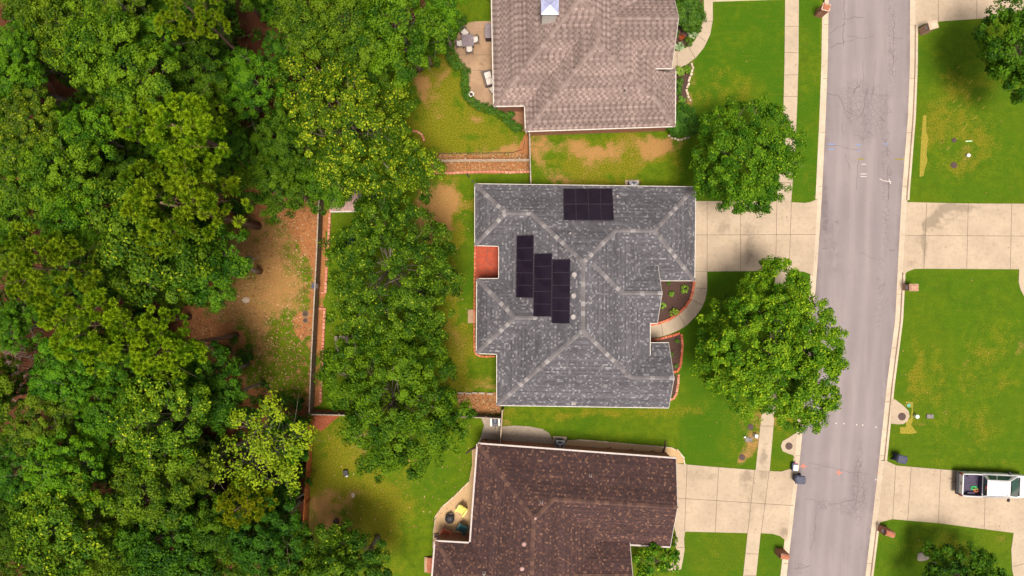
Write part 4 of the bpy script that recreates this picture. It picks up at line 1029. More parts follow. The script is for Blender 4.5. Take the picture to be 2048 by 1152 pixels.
def pine_mesh(name, mat, rs, lobes, dens=4.2, per=130, rt=.31):
    P, N = lobe_clumps(rs, lobes, dens, (.80, 1.05), -.15)
    V = []; F = []; CL = []; o = 0
    for p, nr in zip(P, N):
        k = int(per*(.75 + .5*rs.random())); r = rt*(.7 + .6*rs.random()); cl = rs.random()
        d = unit(rs.normal(size=(k,3)) + np.array([0,0,.55]) + nr*.25)
        a = unit(np.cross(d, rs.normal(size=(k,3)))); w = .022 + .016*rs.random(k)
        c0 = p + d*r*.30; c1 = p + d*(r*(.85 + .3*rs.random(k)))[:,None]; cm = (c0*.45 + c1*.55)
        v = np.stack([c0, cm + a*w[:,None], c1, cm - a*w[:,None]], 1).reshape(-1,3)
        V.append(v); F.append(np.arange(4*k).reshape(-1,4) + o); o += 4*k; CL.append(np.repeat(cl, 4*k))
    return np_mesh(name, np.concatenate(V), np.concatenate(F), mat, attrs={'clump': np.concatenate(CL), 'tip': np.zeros(o)}), P
def trunk_mesh(name, mat, rs, base, lean, top, r0, targets, wig=.25, twigs=True, split=.35):
    """tapered trunk with limbs that climb to their clumps"""
    mb = MB(); base = Vector(base); top = Vector(top); pts = []
    for i in range(7):
        t = i/6; p = base.lerp(top, t); p += Vector((rs.normal()*wig*t*(1-t)*2, rs.normal()*wig*t*(1-t)*2, 0)); pts.append(p)
    rad = [r0*(1.35 if i == 0 else 1)*(1 - .72*i/6) for i in range(7)]
    mb.tube(pts, rad, 8)
    for tg in targets:
        tg = Vector(tg); f = split + (.92 - split)*rs.random(); k = f*6; i = min(5, int(k)); a = pts[i].lerp(pts[i+1], k-i)
        if a.z > tg.z - .2: a = pts[2].lerp(pts[3], rs.random())
        m1 = a.lerp(tg, .35) + Vector((rs.normal()*.2, rs.normal()*.2, .25)); m2 = a.lerp(tg, .7) + Vector((rs.normal()*.25, rs.normal()*.25, .2))
        r = r0*(.10 + .10*rs.random())
        mb.tube([a, m1, m2, tg], [r, r*.75, r*.5, r*.18], 5)
        if twigs:
            for q in range(2):
                e = m2 + Vector((rs.normal()*.9, rs.normal()*.9, .3 + .4*rs.random()))
                mb.tube([m2.lerp(m1, .3*q), m2.lerp(e, .5) + Vector((0,0,.1)), e], [r*.4, r*.28, r*.1], 4)
    return mb.build(name, mat, smooth=True)
def finish_tree(t, crown, trunk, color):
    crown.parent = t; trunk.parent = t; crown.color = (*color, 1); return t
def rand_lobes(rs, n, Rr, h, z, small=.5):
    out = [(0, 0, z, Rr*.62, h*.55)]
    for i in range(n):
        a = 2*math.pi*(i + .7*rs.random())/n; d = Rr*(.45 + .25*rs.random()); r = Rr*(small*.75 + .3*rs.random()*small)
        out.append((d*math.cos(a), d*math.sin(a), z + h*(.25*rs.random() - .18), r, r*.72))
    for i in range(max(2, n//3)):
        a = 2*math.pi*rs.random(); d = Rr*.3*rs.random(); r = Rr*.42
        out.append((d*math.cos(a), d*math.sin(a), z + h*.32, r, r*.7))
    return out
PROTO = {}
def protos(kind, n, fn):
    PROTO[kind] = [fn(np.random.default_rng(100*len(PROTO) + i + 5)) for i in range(n)]
# prototype crowns have radius 3.2 m about the crown centre; the trunk hangs below, base 9.5 m under it
def oak_proto(mat, tips=0.0, **kw):
    def f(rs):
        lob = rand_lobes(rs, 8, 3.2, 3.4, 0, .48)
        c, P = crown_mesh('crown', M[mat], rs, lob, tips=tips, **kw)
        tg = P[rs.choice(len(P), 16, replace=False)]
        tr = trunk_mesh('trunk', M['bark'], rs, (0,0,-9.5), 0, (rs.normal()*.3, rs.normal()*.3, -.9), .22, tg)
        return c.data, tr.data, (c, tr)
    return f
def pine_proto(rs):
    lob = [(0,0,.9,1.5,1.3)]
    for i in range(9):
        a = 2.4*i + rs.random()*.7; d = 3.2*(.40 + .35*rs.random()); r = 3.2*(.26 + .14*rs.random())
        lob.append((d*math.cos(a), d*math.sin(a), 1.2 - .34*i + .5*rs.random(), r, r*.55))
    c, P = pine_mesh('crown', M['pine'], rs, lob)
    tg = [(l[0], l[1], l[2]) for l in lob[1:]]
    tr = trunk_mesh('trunk', M['barkp'], rs, (0,0,-10.5), 0, (0,0,1.3), .22, tg, .12, True, .62)
    return c.data, tr.data, (c, tr)
def airy_proto(rs):
    lob = [(0,0,.4,1.2,.9)]
    for i in range(11):
        a = 2*math.pi*i/11 + rs.normal()*.2; d = 3.2*(.45 + .42*rs.random()); r = 3.2*(.19 + .1*rs.random()); lob.append((d*math.cos(a), d*math.sin(a), .5 - d*.25 + rs.random()*.8, r, r*.6))
    c, P = crown_mesh('crown', M['airy'], rs, lob, dens=2.2, per=60, rc=.46, L=.15, gaps=.10, up=.5)
    tr = trunk_mesh('trunk', M['deadwood'], rs, (0,0,-8.5), 0, (0,0,.5), .18, [tuple(p + np.array([0,0,.12])) for p in P[rs.choice(len(P), 30, replace=False)]])
    return c.data, tr.data, (c, tr)
protos('oak', 4, oak_proto('oak', dens=2.0, per=140, rc=.46, L=.18, gaps=.34))
protos('fine', 3, oak_proto('oak', dens=2.5, per=120, rc=.37, L=.155, gaps=.3))
protos('yoak', 2, oak_proto('oaky', .07, dens=2.0, per=140, rc=.44, L=.18, gaps=.3))
protos('pine', 4, pine_proto)
protos('airy', 1, airy_proto)
def shrub_proto(rs):
    lob = [(0,0,.8,1.1,.8)] + [(1.1*math.cos(a)*.9, 1.1*math.sin(a)*.9, .6 + .4*rs.random(), .75, .6) for a in np.arange(0, 6.2, 1.3)]
    c, P = crown_mesh('foliage', M['shrub'], rs, lob, dens=1.6, per=40, rc=.36, L=.20, gaps=.1)
    tr = trunk_mesh('stem', M['bark'], rs, (0,0,-.1), 0, (0,0,.8), .06, P[rs.choice(len(P), 6, replace=False)], .05, False)
    return c.data, tr.data, (c, tr)
protos('under', 3, shrub_proto)
for k in PROTO:
    for p in PROTO[k]:
        for o in p[2]: bpy.data.objects.remove(o)
BASEH = {'oak': 9.5, 'fine': 9.5, 'yoak': 9.5, 'pine': 10.5, 'airy': 8.5}
trng = random.Random(11)
NAME = {'oak': 'oak_tree', 'fine': 'broadleaf_tree', 'yoak': 'oak_tree', 'pine': 'pine_tree', 'airy': 'sparse_tree'}
cnt = {}
def tree(kind, px, py, r_px, z, tint, label, group='trees of the wood', lean=None, flat=1.0):
    """r_px: crown radius in the photo; z: height of the crown's middle"""
    i = cnt[kind] = cnt.get(kind, -1) + 1
    cr, tk, _ = PROTO[kind][i % len(PROTO[kind])]
    rad = r_px*1.12/K*(H-z)/H; s = rad/3.2
    p = g(px, py, z)
    t = thing(NAME[kind], label, 'tree', (p.x, p.y, 0), trng.uniform(0, 6.28), group)
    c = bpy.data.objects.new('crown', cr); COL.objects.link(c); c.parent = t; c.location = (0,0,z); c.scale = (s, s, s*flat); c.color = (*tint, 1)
    w = bpy.data.objects.new('trunk', tk); COL.objects.link(w); w.parent = t; w.location = (0,0,z); w.scale = (s, s, z/BASEH[kind] if True else s)
    if lean: t.rotation_euler = (lean[0], lean[1], t.rotation_euler.z)
    return t
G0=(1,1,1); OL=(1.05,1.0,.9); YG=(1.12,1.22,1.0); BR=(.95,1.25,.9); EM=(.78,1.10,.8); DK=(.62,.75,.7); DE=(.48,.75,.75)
W = 'trees of the wood'
WOOD = [
 # kind, px, py, r, z, tint, label
 ('oak',125,45,78,11,OL,'olive green oak crown at the upper left corner of the wood'),
 ('fine',30,95,46,12,BR,'small bright green tree with rounded lobes by the left edge, near the top corner'),
 ('oak',55,10,52,9,G0,'mid green oak cut off by the top left corner'),
 ('oak',195,100,80,13,YG,'yellow-green oak in the upper left wood, topmost of the light crowns'),
 ('oak',268,140,78,12,YG,'light green oak with leafy clumps left of the red-brown gap in the upper wood'),
 ('pine',385,22,72,13,G0,'olive pine with drooping tufts cut off by the top edge, left of the bare soil'),
 ('fine',312,72,50,11,BR,'green tree with separate leafy lobes below the top edge, beside the top pine'),
 ('oak',375,135,62,9,DK,'dark green oak with a pale bare branch beside the reddish forest gap'),
 ('fine',243,18,58,11,OL,'olive tree with fine leaves cut off by the top edge of the wood'),
 ('oak',25,175,58,11,BR,'bright green oak on the left edge below the rounded small tree'),
 ('yoak',52,235,58,12,OL,'yellowish oak with pale leaf tips on the left edge of the wood'),
 ('yoak',30,305,46,11,YG,'oak with golden leaf tips on the left edge beside the bright green crown'),
 ('fine',112,255,50,9,EM,'deep green fine-leaved tree in the upper left wood beside a dark hollow'),
 ('oak',172,268,60,11,BR,'green oak in the wood just left of the big upper pine'),
 ('oak',118,335,72,12,YG,'large bright oak in the left wood below the deep green tree'),
 ('fine',232,215,55,9,G0,'mid green tree beside the dark red hollow, above the large pine'),
 ('pine',372,262,96,14,YG,'large yellow-green pine whose bare trunk shows below its crown on the right'),
 ('pine',350,412,108,14,G0,'broad pine with puffy tufts overhanging the top of the dirt clearing'),
 ('fine',500,168,66,8,EM,'emerald green tree beside the bare reddish soil under the top edge'),
 ('oak',205,345,55,9,DK,'shaded oak squeezed between the two large upper pines and the bright oak'),
 ('oak',48,400,60,12,YG,'yellow-green oak on the left edge, halfway up the wood'),
 ('oak',135,445,64,12,BR,'green oak left of the dark speckled oak in the middle of the wood'),
 ('yoak',285,488,108,12,(.85,.95,.9),'large dark oak speckled with yellow leaves, left of the dirt clearing'),
 ('oak',412,535,84,10,(.7,.95,.9),'dark glossy oak at the left end of the dirt clearing'),
 ('oak',235,560,55,10,DK,'shaded oak between the speckled oak and the twin pines'),
 ('pine',105,538,84,14,G0,'upper of the twin puffy pines near the left edge'),
 ('pine',188,650,86,13,YG,'lower of the twin puffy pines, with bare limbs in its middle'),
 ('pine',325,695,82,12,YG,'yellow-green pine whose cut-off trunk points at the clearing'),
 ('fine',14,520,45,9,OL,'olive tree cut off by the left edge beside the twin pines'),
 ('fine',28,655,56,10,EM,'emerald tree on the left edge beside the lower twin pine'),
 ('fine',128,742,66,11,(.78,1.2,.9),'bright emerald tree right of the dead brush'),
 ('fine',228,738,50,10,EM,'small emerald tree below the lower twin pine'),
 ('oak',408,752,70,8,DE,'dark green oak below the pine trunk at the foot of the clearing'),
 ('fine',12,745,32,8,OL,'little olive tree at the left edge beside the dead brush'),
 ('fine',82,855,66,11,OL,'dull olive tree below the dead brush'),
 ('fine',152,795,46,10,BR,'small green tree between the dull olive tree and the yellow-flecked oak'),
 ('fine',216,832,60,11,(.78,1.1,.9),'emerald tree left of the yellow-flecked oak in the lower wood'),
 ('yoak',318,842,88,12,YG,'large yellow-flecked oak in the middle of the lower wood'),
 ('oak',435,800,58,9,DE,'dark green oak between the yellow-flecked oak and the bare airy tree'),
 ('fine',30,945,58,11,(.5,.85,.8),'very dark emerald tree cut off by the left edge of the lower wood'),
 ('fine',122,940,70,12,(1.0,1.35,.9),'bright green feathery tree beside the dark emerald one in the lower wood'),
 ('oak',205,885,50,9,BR,'green oak between the feathery tree and the yellow-flecked oak'),
 ('airy',520,890,108,9,G0,'pale airy tree with bare grey limbs showing, beside the orange fence'),
 ('fine',400,935,56,10,(.95,.85,.75),'brownish olive tree left of the pale airy tree'),
 ('oak',298,980,76,11,G0,'mid green oak with grey limbs below the yellow-flecked oak'),
 ('yoak',118,1045,98,12,YG,'big yellow-green oak in the lower left corner of the wood'),
 ('oak',215,1075,58,10,OL,'olive oak right of the big corner oak, with pale twigs'),
 ('fine',20,1060,56,9,DK,'shaded tree cut off by the left edge in the bottom corner'),
 ('pine',484,1010,52,10,(1.25,.95,.7),'small golden olive pine below the pale airy tree'),
 ('oak',332,1092,84,10,DE,'dark oak near the bottom edge of the wood'),
 ('oak',428,1062,62,9,(.7,.85,.8),'dim green oak at the bottom of the wood beside the dark cedar'),
 ('fine',525,1072,80,9,(.34,.62,.7),'dark cedar-like tree left of the foot of the orange fence'),
 ('fine',556,985,44,6,DE,'dark green tree leaning over the orange fence'),
 ('oak',568,878,44,6,(.55,1.0,.9),'deep green tree at the corner of the grey and orange fences'),
 ('fine',142,1150,64,10,OL,'olive tree cut off by the bottom edge near the left corner'),
 ('fine',262,1155,60,10,G0,'green tree cut off by the bottom edge of the wood, left of the dark oak'),
 ('oak',395,1155,60,9,DK,'dark oak cut off by the bottom edge right of its larger neighbour'),
 ('fine',470,1150,56,8,OL,'olive tree cut off by the bottom edge below the golden pine'),
 ('oak',618,48,64,11,G0,'leafy green oak under the top edge, right of the reddish soil'),
 ('fine',562,100,40,7,DE,'small dark tree in the shade of the top edge oaks'),
 ('oak',700,55,76,10,G0,'green oak with grey twisted limbs under the top edge'),
 ('oak',800,45,92,10,(.9,1.05,.9),'largest oak under the top edge, left of the patio hedge'),
 ('oak',880,8,54,9,BR,'green oak overhanging the top end of the patio hedge'),
 ('oak',848,88,44,5,(.75,.9,.8),'low green oak limb above the bare soil by the patio hedge'),
 ('oak',735,110,60,8,DK,'shaded oak between the top edge oaks and the yellow-tipped oak'),
 ('fine',568,292,64,8,DK,'dull green tree left of the yellow-tipped oak'),
 ('oak',548,368,62,8,(.7,.8,.65),'dark brownish-green oak above the dirt clearing'),
 ('oak',640,372,56,7,(.75,.95,.8),'green oak overhanging the small shed roof'),
 ('fine',480,300,46,7,DE,'dark tree behind the bare pine trunk'),
 ('oak',428,82,34,6,DE,'dark oak beside the bare soil below the top edge'),
 ('pine',384,-118,82,13,G0,'pine mostly beyond the top edge, its bare trunk crossing the reddish soil'),
 # just outside the frame, reaching in
 ('oak',-60,120,80,11,G0,'green oak mostly beyond the left edge near the top'),
 ('fine',-45,430,60,11,EM,'deep green tree mostly beyond the left edge'),
 ('oak',-55,800,70,10,G0,'oak mostly beyond the left edge beside the dead brush'),
 ('oak',180,-45,80,11,YG,'yellowish oak mostly beyond the top edge'),
 ('oak',500,-50,60,10,DK,'dark oak mostly beyond the top edge'),
 ('oak',690,-60,80,10,G0,'green oak mostly beyond the top edge, left of the patio'),
]
for a in WOOD: tree(*a, W)
frng = random.Random(42); nf = 0
while nf < 75:
    x, y = frng.uniform(-40, 640), frng.uniform(-20, 1180)
    if 415 < x < 660 and 380 < y < 830 or (x > 560 and y > 800) or (430 < x < 560 and 20 < y < 125) or (x > 560 and y > 90): continue
    nf += 1
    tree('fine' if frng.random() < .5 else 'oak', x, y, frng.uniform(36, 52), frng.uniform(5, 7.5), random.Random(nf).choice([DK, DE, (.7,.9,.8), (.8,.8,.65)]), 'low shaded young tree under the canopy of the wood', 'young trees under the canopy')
# filler saplings and undergrowth under the canopy
uls = 'dark leafy understorey shrub growing between the trunks of the wood'
urng = random.Random(5)
def under(px, py, s, tint, label=uls, grp='understorey shrubs in the wood'):
    cr, tk, _ = PROTO['under'][urng.randrange(3)]
    p = g(px, py, .8); t = thing('understorey_shrub', label, 'shrub', (p.x, p.y, 0), urng.uniform(0, 6.28), grp)
    for nm, d in (('foliage', cr), ('stem', tk)):
        c = bpy.data.objects.new(nm, d); COL.objects.link(c); c.parent = t; c.scale = (s, s, s*urng.uniform(.9, 1.8)); c.color = (*tint, 1)
k = 0
while k < 120:
    x, y = urng.uniform(20, 640), urng.uniform(10, 1145)
    if 395 < x < 650 and 395 < y < 815: continue
    if x > 575 and y > 800: continue
    if 470 < x < 550 and 40 < y < 120: continue
    if x > 500 and y > 120 and y < 400 and urng.random() < .5: continue
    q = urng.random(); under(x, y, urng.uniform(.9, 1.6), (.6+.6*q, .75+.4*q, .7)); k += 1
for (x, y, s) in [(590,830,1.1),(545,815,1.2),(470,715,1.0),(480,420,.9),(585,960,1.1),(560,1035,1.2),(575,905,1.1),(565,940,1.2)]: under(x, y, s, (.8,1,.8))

# ---- the single yard trees, each with its own crown built lobe by lobe
def yard_tree(name, label, base, lobes, mat, tints, seed, bark='bark', r0=.26, group=None, nlimb=30, **kw):
    """lobes: (px, py, r_px, z)"""
    rs = np.random.default_rng(seed); b = g(*base)
    L = []
    for (px, py, r, z) in lobes:
        p = g(px, py, z) - b; rr = r/K*(H-z)/H; L.append((p.x, p.y, z, rr, rr*.78))
    t = thing(name, label, 'tree', b, 0, group)
    c, P = crown_mesh('crown', M[mat], rs, L, **kw)
    top = max(L, key=lambda l: l[2]); cx = np.mean([l[0] for l in L]); cy = np.mean([l[1] for l in L])
    tr = trunk_mesh('trunk', M[bark], rs, (0,0,-.1), 0, (cx*.6, cy*.6, top[2]*.58), r0, [tuple(p) for p in P[rs.choice(len(P), nlimb, replace=False)]])
    return finish_tree(t, c, tr, tints)
def fill_lobes(seed, poly_c, n, r, z, jr=.35):
    pass
yard_tree('oak_tree', 'large oak with yellow new leaves, between the wood and the top house lawn', (735,285),
  [(610,170,62,7),(660,130,60,7.5),(720,135,58,7),(770,150,50,6.5),(795,205,42,6),(640,215,66,8.5),(700,200,62,9),(600,240,44,6),(720,265,72,10),(660,285,60,8.5),(780,265,54,8),(800,320,52,6.5),(740,330,64,8.5),(670,345,52,7),(845,335,44,5.5),(790,365,40,5.5),(640,300,40,6.5),(565,160,36,6),(585,305,34,5.5)],
  'oaky', (1.05,1.08,.95), 21, tips=.24, dens=2.6, per=130, rc=.42, L=.17, gaps=.16, nlimb=46, r0=.34)
yard_tree('oak_tree', 'dark green oak in the yard west of the grey house, upper of the two', (790,545),
  [(770,395,46,6),(820,400,44,5.5),(740,410,34,5),(760,440,50,7),(820,445,50,7),(865,480,46,6),(880,530,48,6.5),(720,480,48,6.5),(700,530,48,6.5),(770,500,60,8.5),(830,520,58,8.5),(760,560,62,9),(830,580,58,8.5),(700,590,44,6.5),(860,610,50,6.5),(730,630,48,7),(790,640,56,7.5),(690,640,34,5),(850,660,42,5.5),(680,500,32,5),(895,560,32,5)],
  'oaky', (.66,.80,.72), 22, tips=.10, dens=2.0, per=140, rc=.44, L=.175, gaps=.2, nlimb=50, r0=.32)
yard_tree('oak_tree', 'bright green oak in the back yard between the grey and the brown house', (800,795),
  [(720,700,46,5.5),(780,690,52,7),(845,700,48,6),(690,745,46,5.5),(750,745,56,8),(815,750,60,8.5),(870,755,46,6.5),(720,795,50,7),(780,805,64,9),(850,815,60,8.5),(905,830,40,6),(730,855,50,7),(790,870,60,8),(850,880,54,7.5),(900,880,36,5.5),(760,915,42,5.5),(815,920,42,5.5),(690,790,34,5),(675,720,34,4.5),(660,745,26,4.2),(740,935,22,4),(780,940,20,4)],
  'oak', (.90,1.02,.8), 23, tips=.05, dens=2.0, per=140, rc=.44, L=.175, gaps=.14, nlimb=44, r0=.34)
yard_tree('street_tree', 'rounded green street tree covering the sidewalk beside the top house', (1492,318),
  [(1490,235,40,5.5),(1440,260,42,5.5),(1540,250,42,5.5),(1415,305,38,5),(1465,300,52,7.5),(1520,300,52,7.5),(1570,290,40,5.5),(1490,340,54,8),(1435,350,46,6),(1545,340,46,6.5),(1415,360,32,4.8),(1470,385,42,5.5),(1520,385,42,5.5),(1575,330,30,4.8),(1495,410,22,4),(1525,215,22,4.5),(1470,215,20,4.3)],
  'street', (.72,.86,.80), 24, tips=.05, dens=3.4, per=110, rc=.38, L=.16, gaps=.06, nlimb=30, r0=.2, group='street trees')
yard_tree('street_tree', 'big bright street tree leaning over the kerb in front of the grey house', (1540,690),
  [(1560,555,38,5),(1520,590,46,5.5),(1580,590,46,5.5),(1450,640,46,5),(1505,640,56,7.5),(1565,640,58,7.5),(1625,640,44,5.5),(1430,690,38,5),(1475,695,54,7.5),(1540,690,62,9),(1605,695,54,7),(1655,680,34,5),(1450,750,46,5.5),(1510,750,58,7.5),(1575,750,58,7.5),(1640,745,42,5.5),(1665,720,28,4.6),(1500,800,42,5),(1560,800,46,5.5),(1620,800,44,5.2),(1650,790,30,4.6),(1590,835,28,4.4),(1608,748,34,5.6),(1632,770,30,5),(1622,720,34,5.6),(1595,775,34,5.8),(1625,840,22,4.2),(1415,735,26,4.4),(1540,530,18,4)],
  'street', (1.0,1.08,.9), 25, tips=.10, dens=3.2, per=110, rc=.40, L=.17, gaps=.08, nlimb=40, r0=.24, group='street trees')
yard_tree('front_yard_tree', 'dark green tree cut off by the top right corner above the lawn', (2035,110),
  [(2030,30,50,5),(2000,60,42,5),(2060,80,56,6.5),(1985,95,34,4.5),(2020,110,50,6.5),(2060,150,52,6),(2010,150,36,5),(2035,180,30,4.5),(2100,110,60,6),(1990,130,24,4.2),(1965,88,20,4)],
  'oak', (.62,.88,.75), 26, tips=.03, dens=2.4, per=110, rc=.42, L=.18, gaps=.15, nlimb=24, r0=.22)
yard_tree('front_yard_tree', 'low dark green tree over stones at the bottom right corner', (1912,1150),
  [(1870,1112,30,2.6),(1900,1120,34,3.2),(1940,1125,34,3.2),(1965,1130,26,2.6),(1900,1160,44,3.8),(1950,1165,40,3.6),(1855,1150,28,2.6),(1985,1150,24,2.2),(1900,1200,60,3.8),(1960,1200,40,3),(1885,1138,34,3),(1925,1142,38,3.4)],
  'oak', (.52,.78,.8), 27, tips=.06, dens=3, per=60, rc=.34, L=.20, gaps=.12, nlimb=20, r0=.12)
yard_tree('ornamental_tree', 'small light green tree beside the entry of the brown house', (1312,1122),
  [(1312,1118,30,3),(1290,1120,22,2.6),(1335,1115,22,2.6),(1305,1145,28,2.8),(1330,1140,22,2.6),(1312,1100,18,2.4),(1345,1100,12,2),(1290,1150,20,2.3)],
  'street', (.85,1.0,.9), 28, tips=.05, dens=2.4, per=44, rc=.32, L=.22, gaps=.15, nlimb=12, r0=.09)
yard_tree('oak_tree', 'green oak with a few yellow leaves at the bottom edge of the lower yard', (690,1075),
  [(600,1100,44,5.5),(640,1085,42,6),(680,1110,42,6),(610,1145,46,6.5),(660,1150,54,7.5),(570,1130,34,5),(620,1190,60,7),(690,1190,50,6.5),(560,1175,40,5)],
  'oaky', (.80,.95,.9), 29, tips=.05, dens=2.2, per=130, rc=.42, L=.175, gaps=.12, nlimb=24, r0=.26)
yard_tree('oak_tree', 'very dark oak right of the greener one at the bottom edge of the lower yard', (755,1075),
  [(705,1085,36,5),(735,1105,40,5.5),(760,1135,34,5),(720,1145,44,6),(770,1170,34,5),(700,1180,44,6),(690,1110,30,5)],
  'oaky', (.45,.66,.72), 30, tips=.05, dens=2.3, per=120, rc=.42, L=.175, gaps=.12, nlimb=20, r0=.22)
# dead brush
rs = np.random.default_rng(9); t = thing('dead_brush_pile', 'grey leafless brush heap in the left wood', 'brush', g(45,720,.3))
mb = MB()
for i in range(70):
    a = rs.random()*6.28; p = Vector((rs.normal()*1.1, rs.normal()*1.3, .2 + rs.random()*2.2)); d = Vector((math.cos(a), math.sin(a), rs.normal()*.4)); l = .5 + rs.random()*1.1
    mb.tube([p - d*l*.6, p + Vector((0,0,.12)), p + d*l*.6 + Vector((rs.normal()*.2, rs.normal()*.2, .1))], [.045, .03, .012], 4)
mb.build('branches', M['deadwood'], t)
# ------------------------------------------------------------------ fences
def plen(P): return sum((P[i+1]-P[i]).length for i in range(len(P)-1))
def walk(P, step, start=0.0):
    """points and headings every `step` metres along a polyline"""
    out = []; d = start; acc = 0
    for i in range(len(P)-1):
        v = P[i+1]-P[i]; L = v.length
        if L < 1e-6: continue
        while d <= acc + L + 1e-9:
            out.append((P[i] + v*((d-acc)/L), math.atan2(v.y, v.x))); d += step
        acc += L
    return out
def picket_fence(name, label, pts, h, mat, capmat, postmat, side=1, step=.15, th=.022, capw=.09, post_every=2.4):
    P = [p.to_3d() if len(p) == 2 else Vector((p.x, p.y, 0)) for p in pts]
    t = thing(name, label, 'fence', P[0]); o = P[0]; rs = random.Random(len(label))
    mb = MB()
    for p, a in walk(P, step, step/2):
        hh = h + rs.uniform(-.015, .015)
        mb.box(p - o + Vector((0,0,hh/2)), (step-.012, th, hh), a)
    mb.build('boards', mat, t)
    rl = MB()
    for i in range(len(P)-1):
        a = math.atan2(P[i+1].y-P[i].y, P[i+1].x-P[i].x); n = Vector((-math.sin(a), math.cos(a), 0))*side
        c = (P[i]+P[i+1])/2 - o; L = (P[i+1]-P[i]).length
        for z in (.3, h*.55, h-.2): rl.box(c + n*.045 + Vector((0,0,z)), (L, .04, .09), a)
    rl.build('rail', mat, t)
    if capw:
        cp = MB()
        for i in range(len(P)-1):
            a = math.atan2(P[i+1].y-P[i].y, P[i+1].x-P[i].x)
            cp.box((P[i]+P[i+1])/2 - o + Vector((0,0,h+.04)), ((P[i+1]-P[i]).length+.02, capw, .03), a)
        cp.build('cap_board', capmat, t)
    for p, a in walk(P, post_every):
        n = Vector((-math.sin(a), math.cos(a), 0))*side
        MB().box(p - o + n*.08 + Vector((0,0,(h-.03)/2)), (.09,.09,h-.03), a).build('post', postmat, t)
    return t
picket_fence('wooden_fence', 'weathered grey board fence between the dirt clearing and the back yard', gx([(650,385),(646,420),(643,500),(640,560),(636,640),(632,720),(628,820)]), 1.35, M['wood_grey'], M['wood_cap'], M['wood_grey'], -1)
picket_fence('wooden_fence', 'short weathered board fence above the red bark bed, ending at the yard oak', gx([(628,823),(690,824.5),(760,827)]), 1.3, M['wood_grey'], M['wood_cap'], M['wood_grey'], 1)
picket_fence('wooden_fence', 'bright orange stained fence along the wood west of the lower yard', gx([(627,826),(626,860),(623,920),(618,1000),(613,1080),(608,1190)]), 1.25, M['wood_orange'], M['wood_orange'], M['wood_orange'], 1, capw=.07)
picket_fence('wooden_fence', 'grey board fence crossing the gap behind the garden cart, below the mulch slope', gx([(915,828),(960,829.5),(1004,832)]), 1.2, M['wood_grey'], M['wood_cap'], M['wood_grey'], 1, capw=.07)
picket_fence('wooden_fence', 'orange-sided board fence between the grey gravel and the tan gravel', gx([(1005,815),(1003,850),(1000,893)]), 1.2, M['wood_orange'], M['wood_cap'], M['wood_grey'], 1, capw=.09)
picket_fence('wooden_fence', 'grey board fence running from the taupe house corner to the grey house', gx([(1058,262),(1059,300),(1060,345),(1061,372)]), 1.3, M['wood_grey'], M['wood_cap'], M['wood_grey'], -1, capw=.09)
# open rail fence
P = gx([(880,323.5),(930,323),(1000,322.5),(1059,322)]); t = thing('rail_fence', 'pale open rail fence between the top lawn and the wood-chip bed', 'fence', P[0]); o = P[0]
for z, hh in ((1.0,.12),(.62,.11),(.25,.11)):
    mb = MB()
    for i in range(3):
        a = math.atan2(P[i+1].y-P[i].y, P[i+1].x-P[i].x); mb.box((P[i]+P[i+1])/2 - o + Vector((0,-.05,z)), ((P[i+1]-P[i]).length, .05, hh), a)
    mb.build('rail', M['wood_rail'], t)
for p, a in walk(P, 2.2): MB().box(p - o + Vector((0,.03,.55)), (.11,.10,1.12), a).build('post', M['wood_rail'], t)
# brick, stone and board edging
def edging(name, label, pts, mat, size=(.21,.11,.09), gap=.02, jit=.012, cat='edging', z=.02, turn=0.0):
    P = [Vector((p.x, p.y, 0)) for p in pts]; rs = random.Random(len(label)+3); mb = MB(); o = P[0].copy()
    for p, a in walk(P, size[0]+gap, size[0]/2):
        j = rs.uniform
        mb.box(p - o + Vector((j(-jit,jit), j(-jit,jit), z + size[2]/2 + j(-.006,.006))), (size[0]*j(.93,1.04), size[1]*j(.95,1.05), size[2]), a + j(-.05,.05) + turn, top=(.94,.92))
    ob = mb.build(name, mat, loc=o); tag(ob, label, cat); return ob
B1 = gx([(1387.5,562),(1386,578),(1381.5,597),(1370.5,613.5),(1355,628.5),(1339,638.5),(1320,646),(1302,649)])
edging('brick_edging', 'red brick edging on the inside of the curved front walk', B1, M['paver_red'], (.20,.22,.12))
edging('brick_edging', 'red brick edging along the outside of the curved front walk', gx([(1298,680.5),(1320,677.5),(1345,671),(1360,666)]), M['paver_red'], (.20,.20,.12))
edging('brick_edging', 'red brick edging down the lawn side of the mulch bed with small plants', gx([(1362.5,668),(1364.5,690),(1363,712),(1360,732),(1355,742),(1346,744)]), M['paver_red'], (.20,.20,.12))
edging('brick_edging', 'pink brick edging at the south-east corner of the grey house', gx([(1357,748),(1355.5,768),(1352,788),(1346,797),(1340,799)]), M['paver'], (.20,.20,.12))
edging('brick_edging', 'pink brick row beside the upper part of the grey board fence', gx([(661,418),(658,470),(654.5,530),(651.5,585),(640,587)]), M['paver'], (.30,.20,.14))
edging('brick_edging', 'pink brick row beside the lower part of the grey board fence', gx([(638,617),(650,618),(648,660),(645.5,712),(643,770),(641.5,808)]), M['paver'], (.30,.20,.14))
edging('brick_edging', 'pink brick row across the wood-chip bed above the grey house', gx([(868,346),(900,347),(935,345),(985,344),(1020,345.5),(1058,344)]), M['paver'], (.29,.20,.15))
edging('brick_edging', 'pink brick row along the back of the grey house beside the red slab', gx([(950.5,489),(950,520),(949.5,560),(949,610),(948.5,660),(949,700),(953,709),(962,712.5),(994,713)]), M['paver_red'], (.28,.16,.13))
edging('stone_edging', 'pale stone edging of the front bed beside the taupe house', gx([(1383,127),(1385,140),(1381,152),(1377,165),(1373,180),(1375,192),(1381,204)]), M['stone'], (.24,.18,.12), .04, .04)
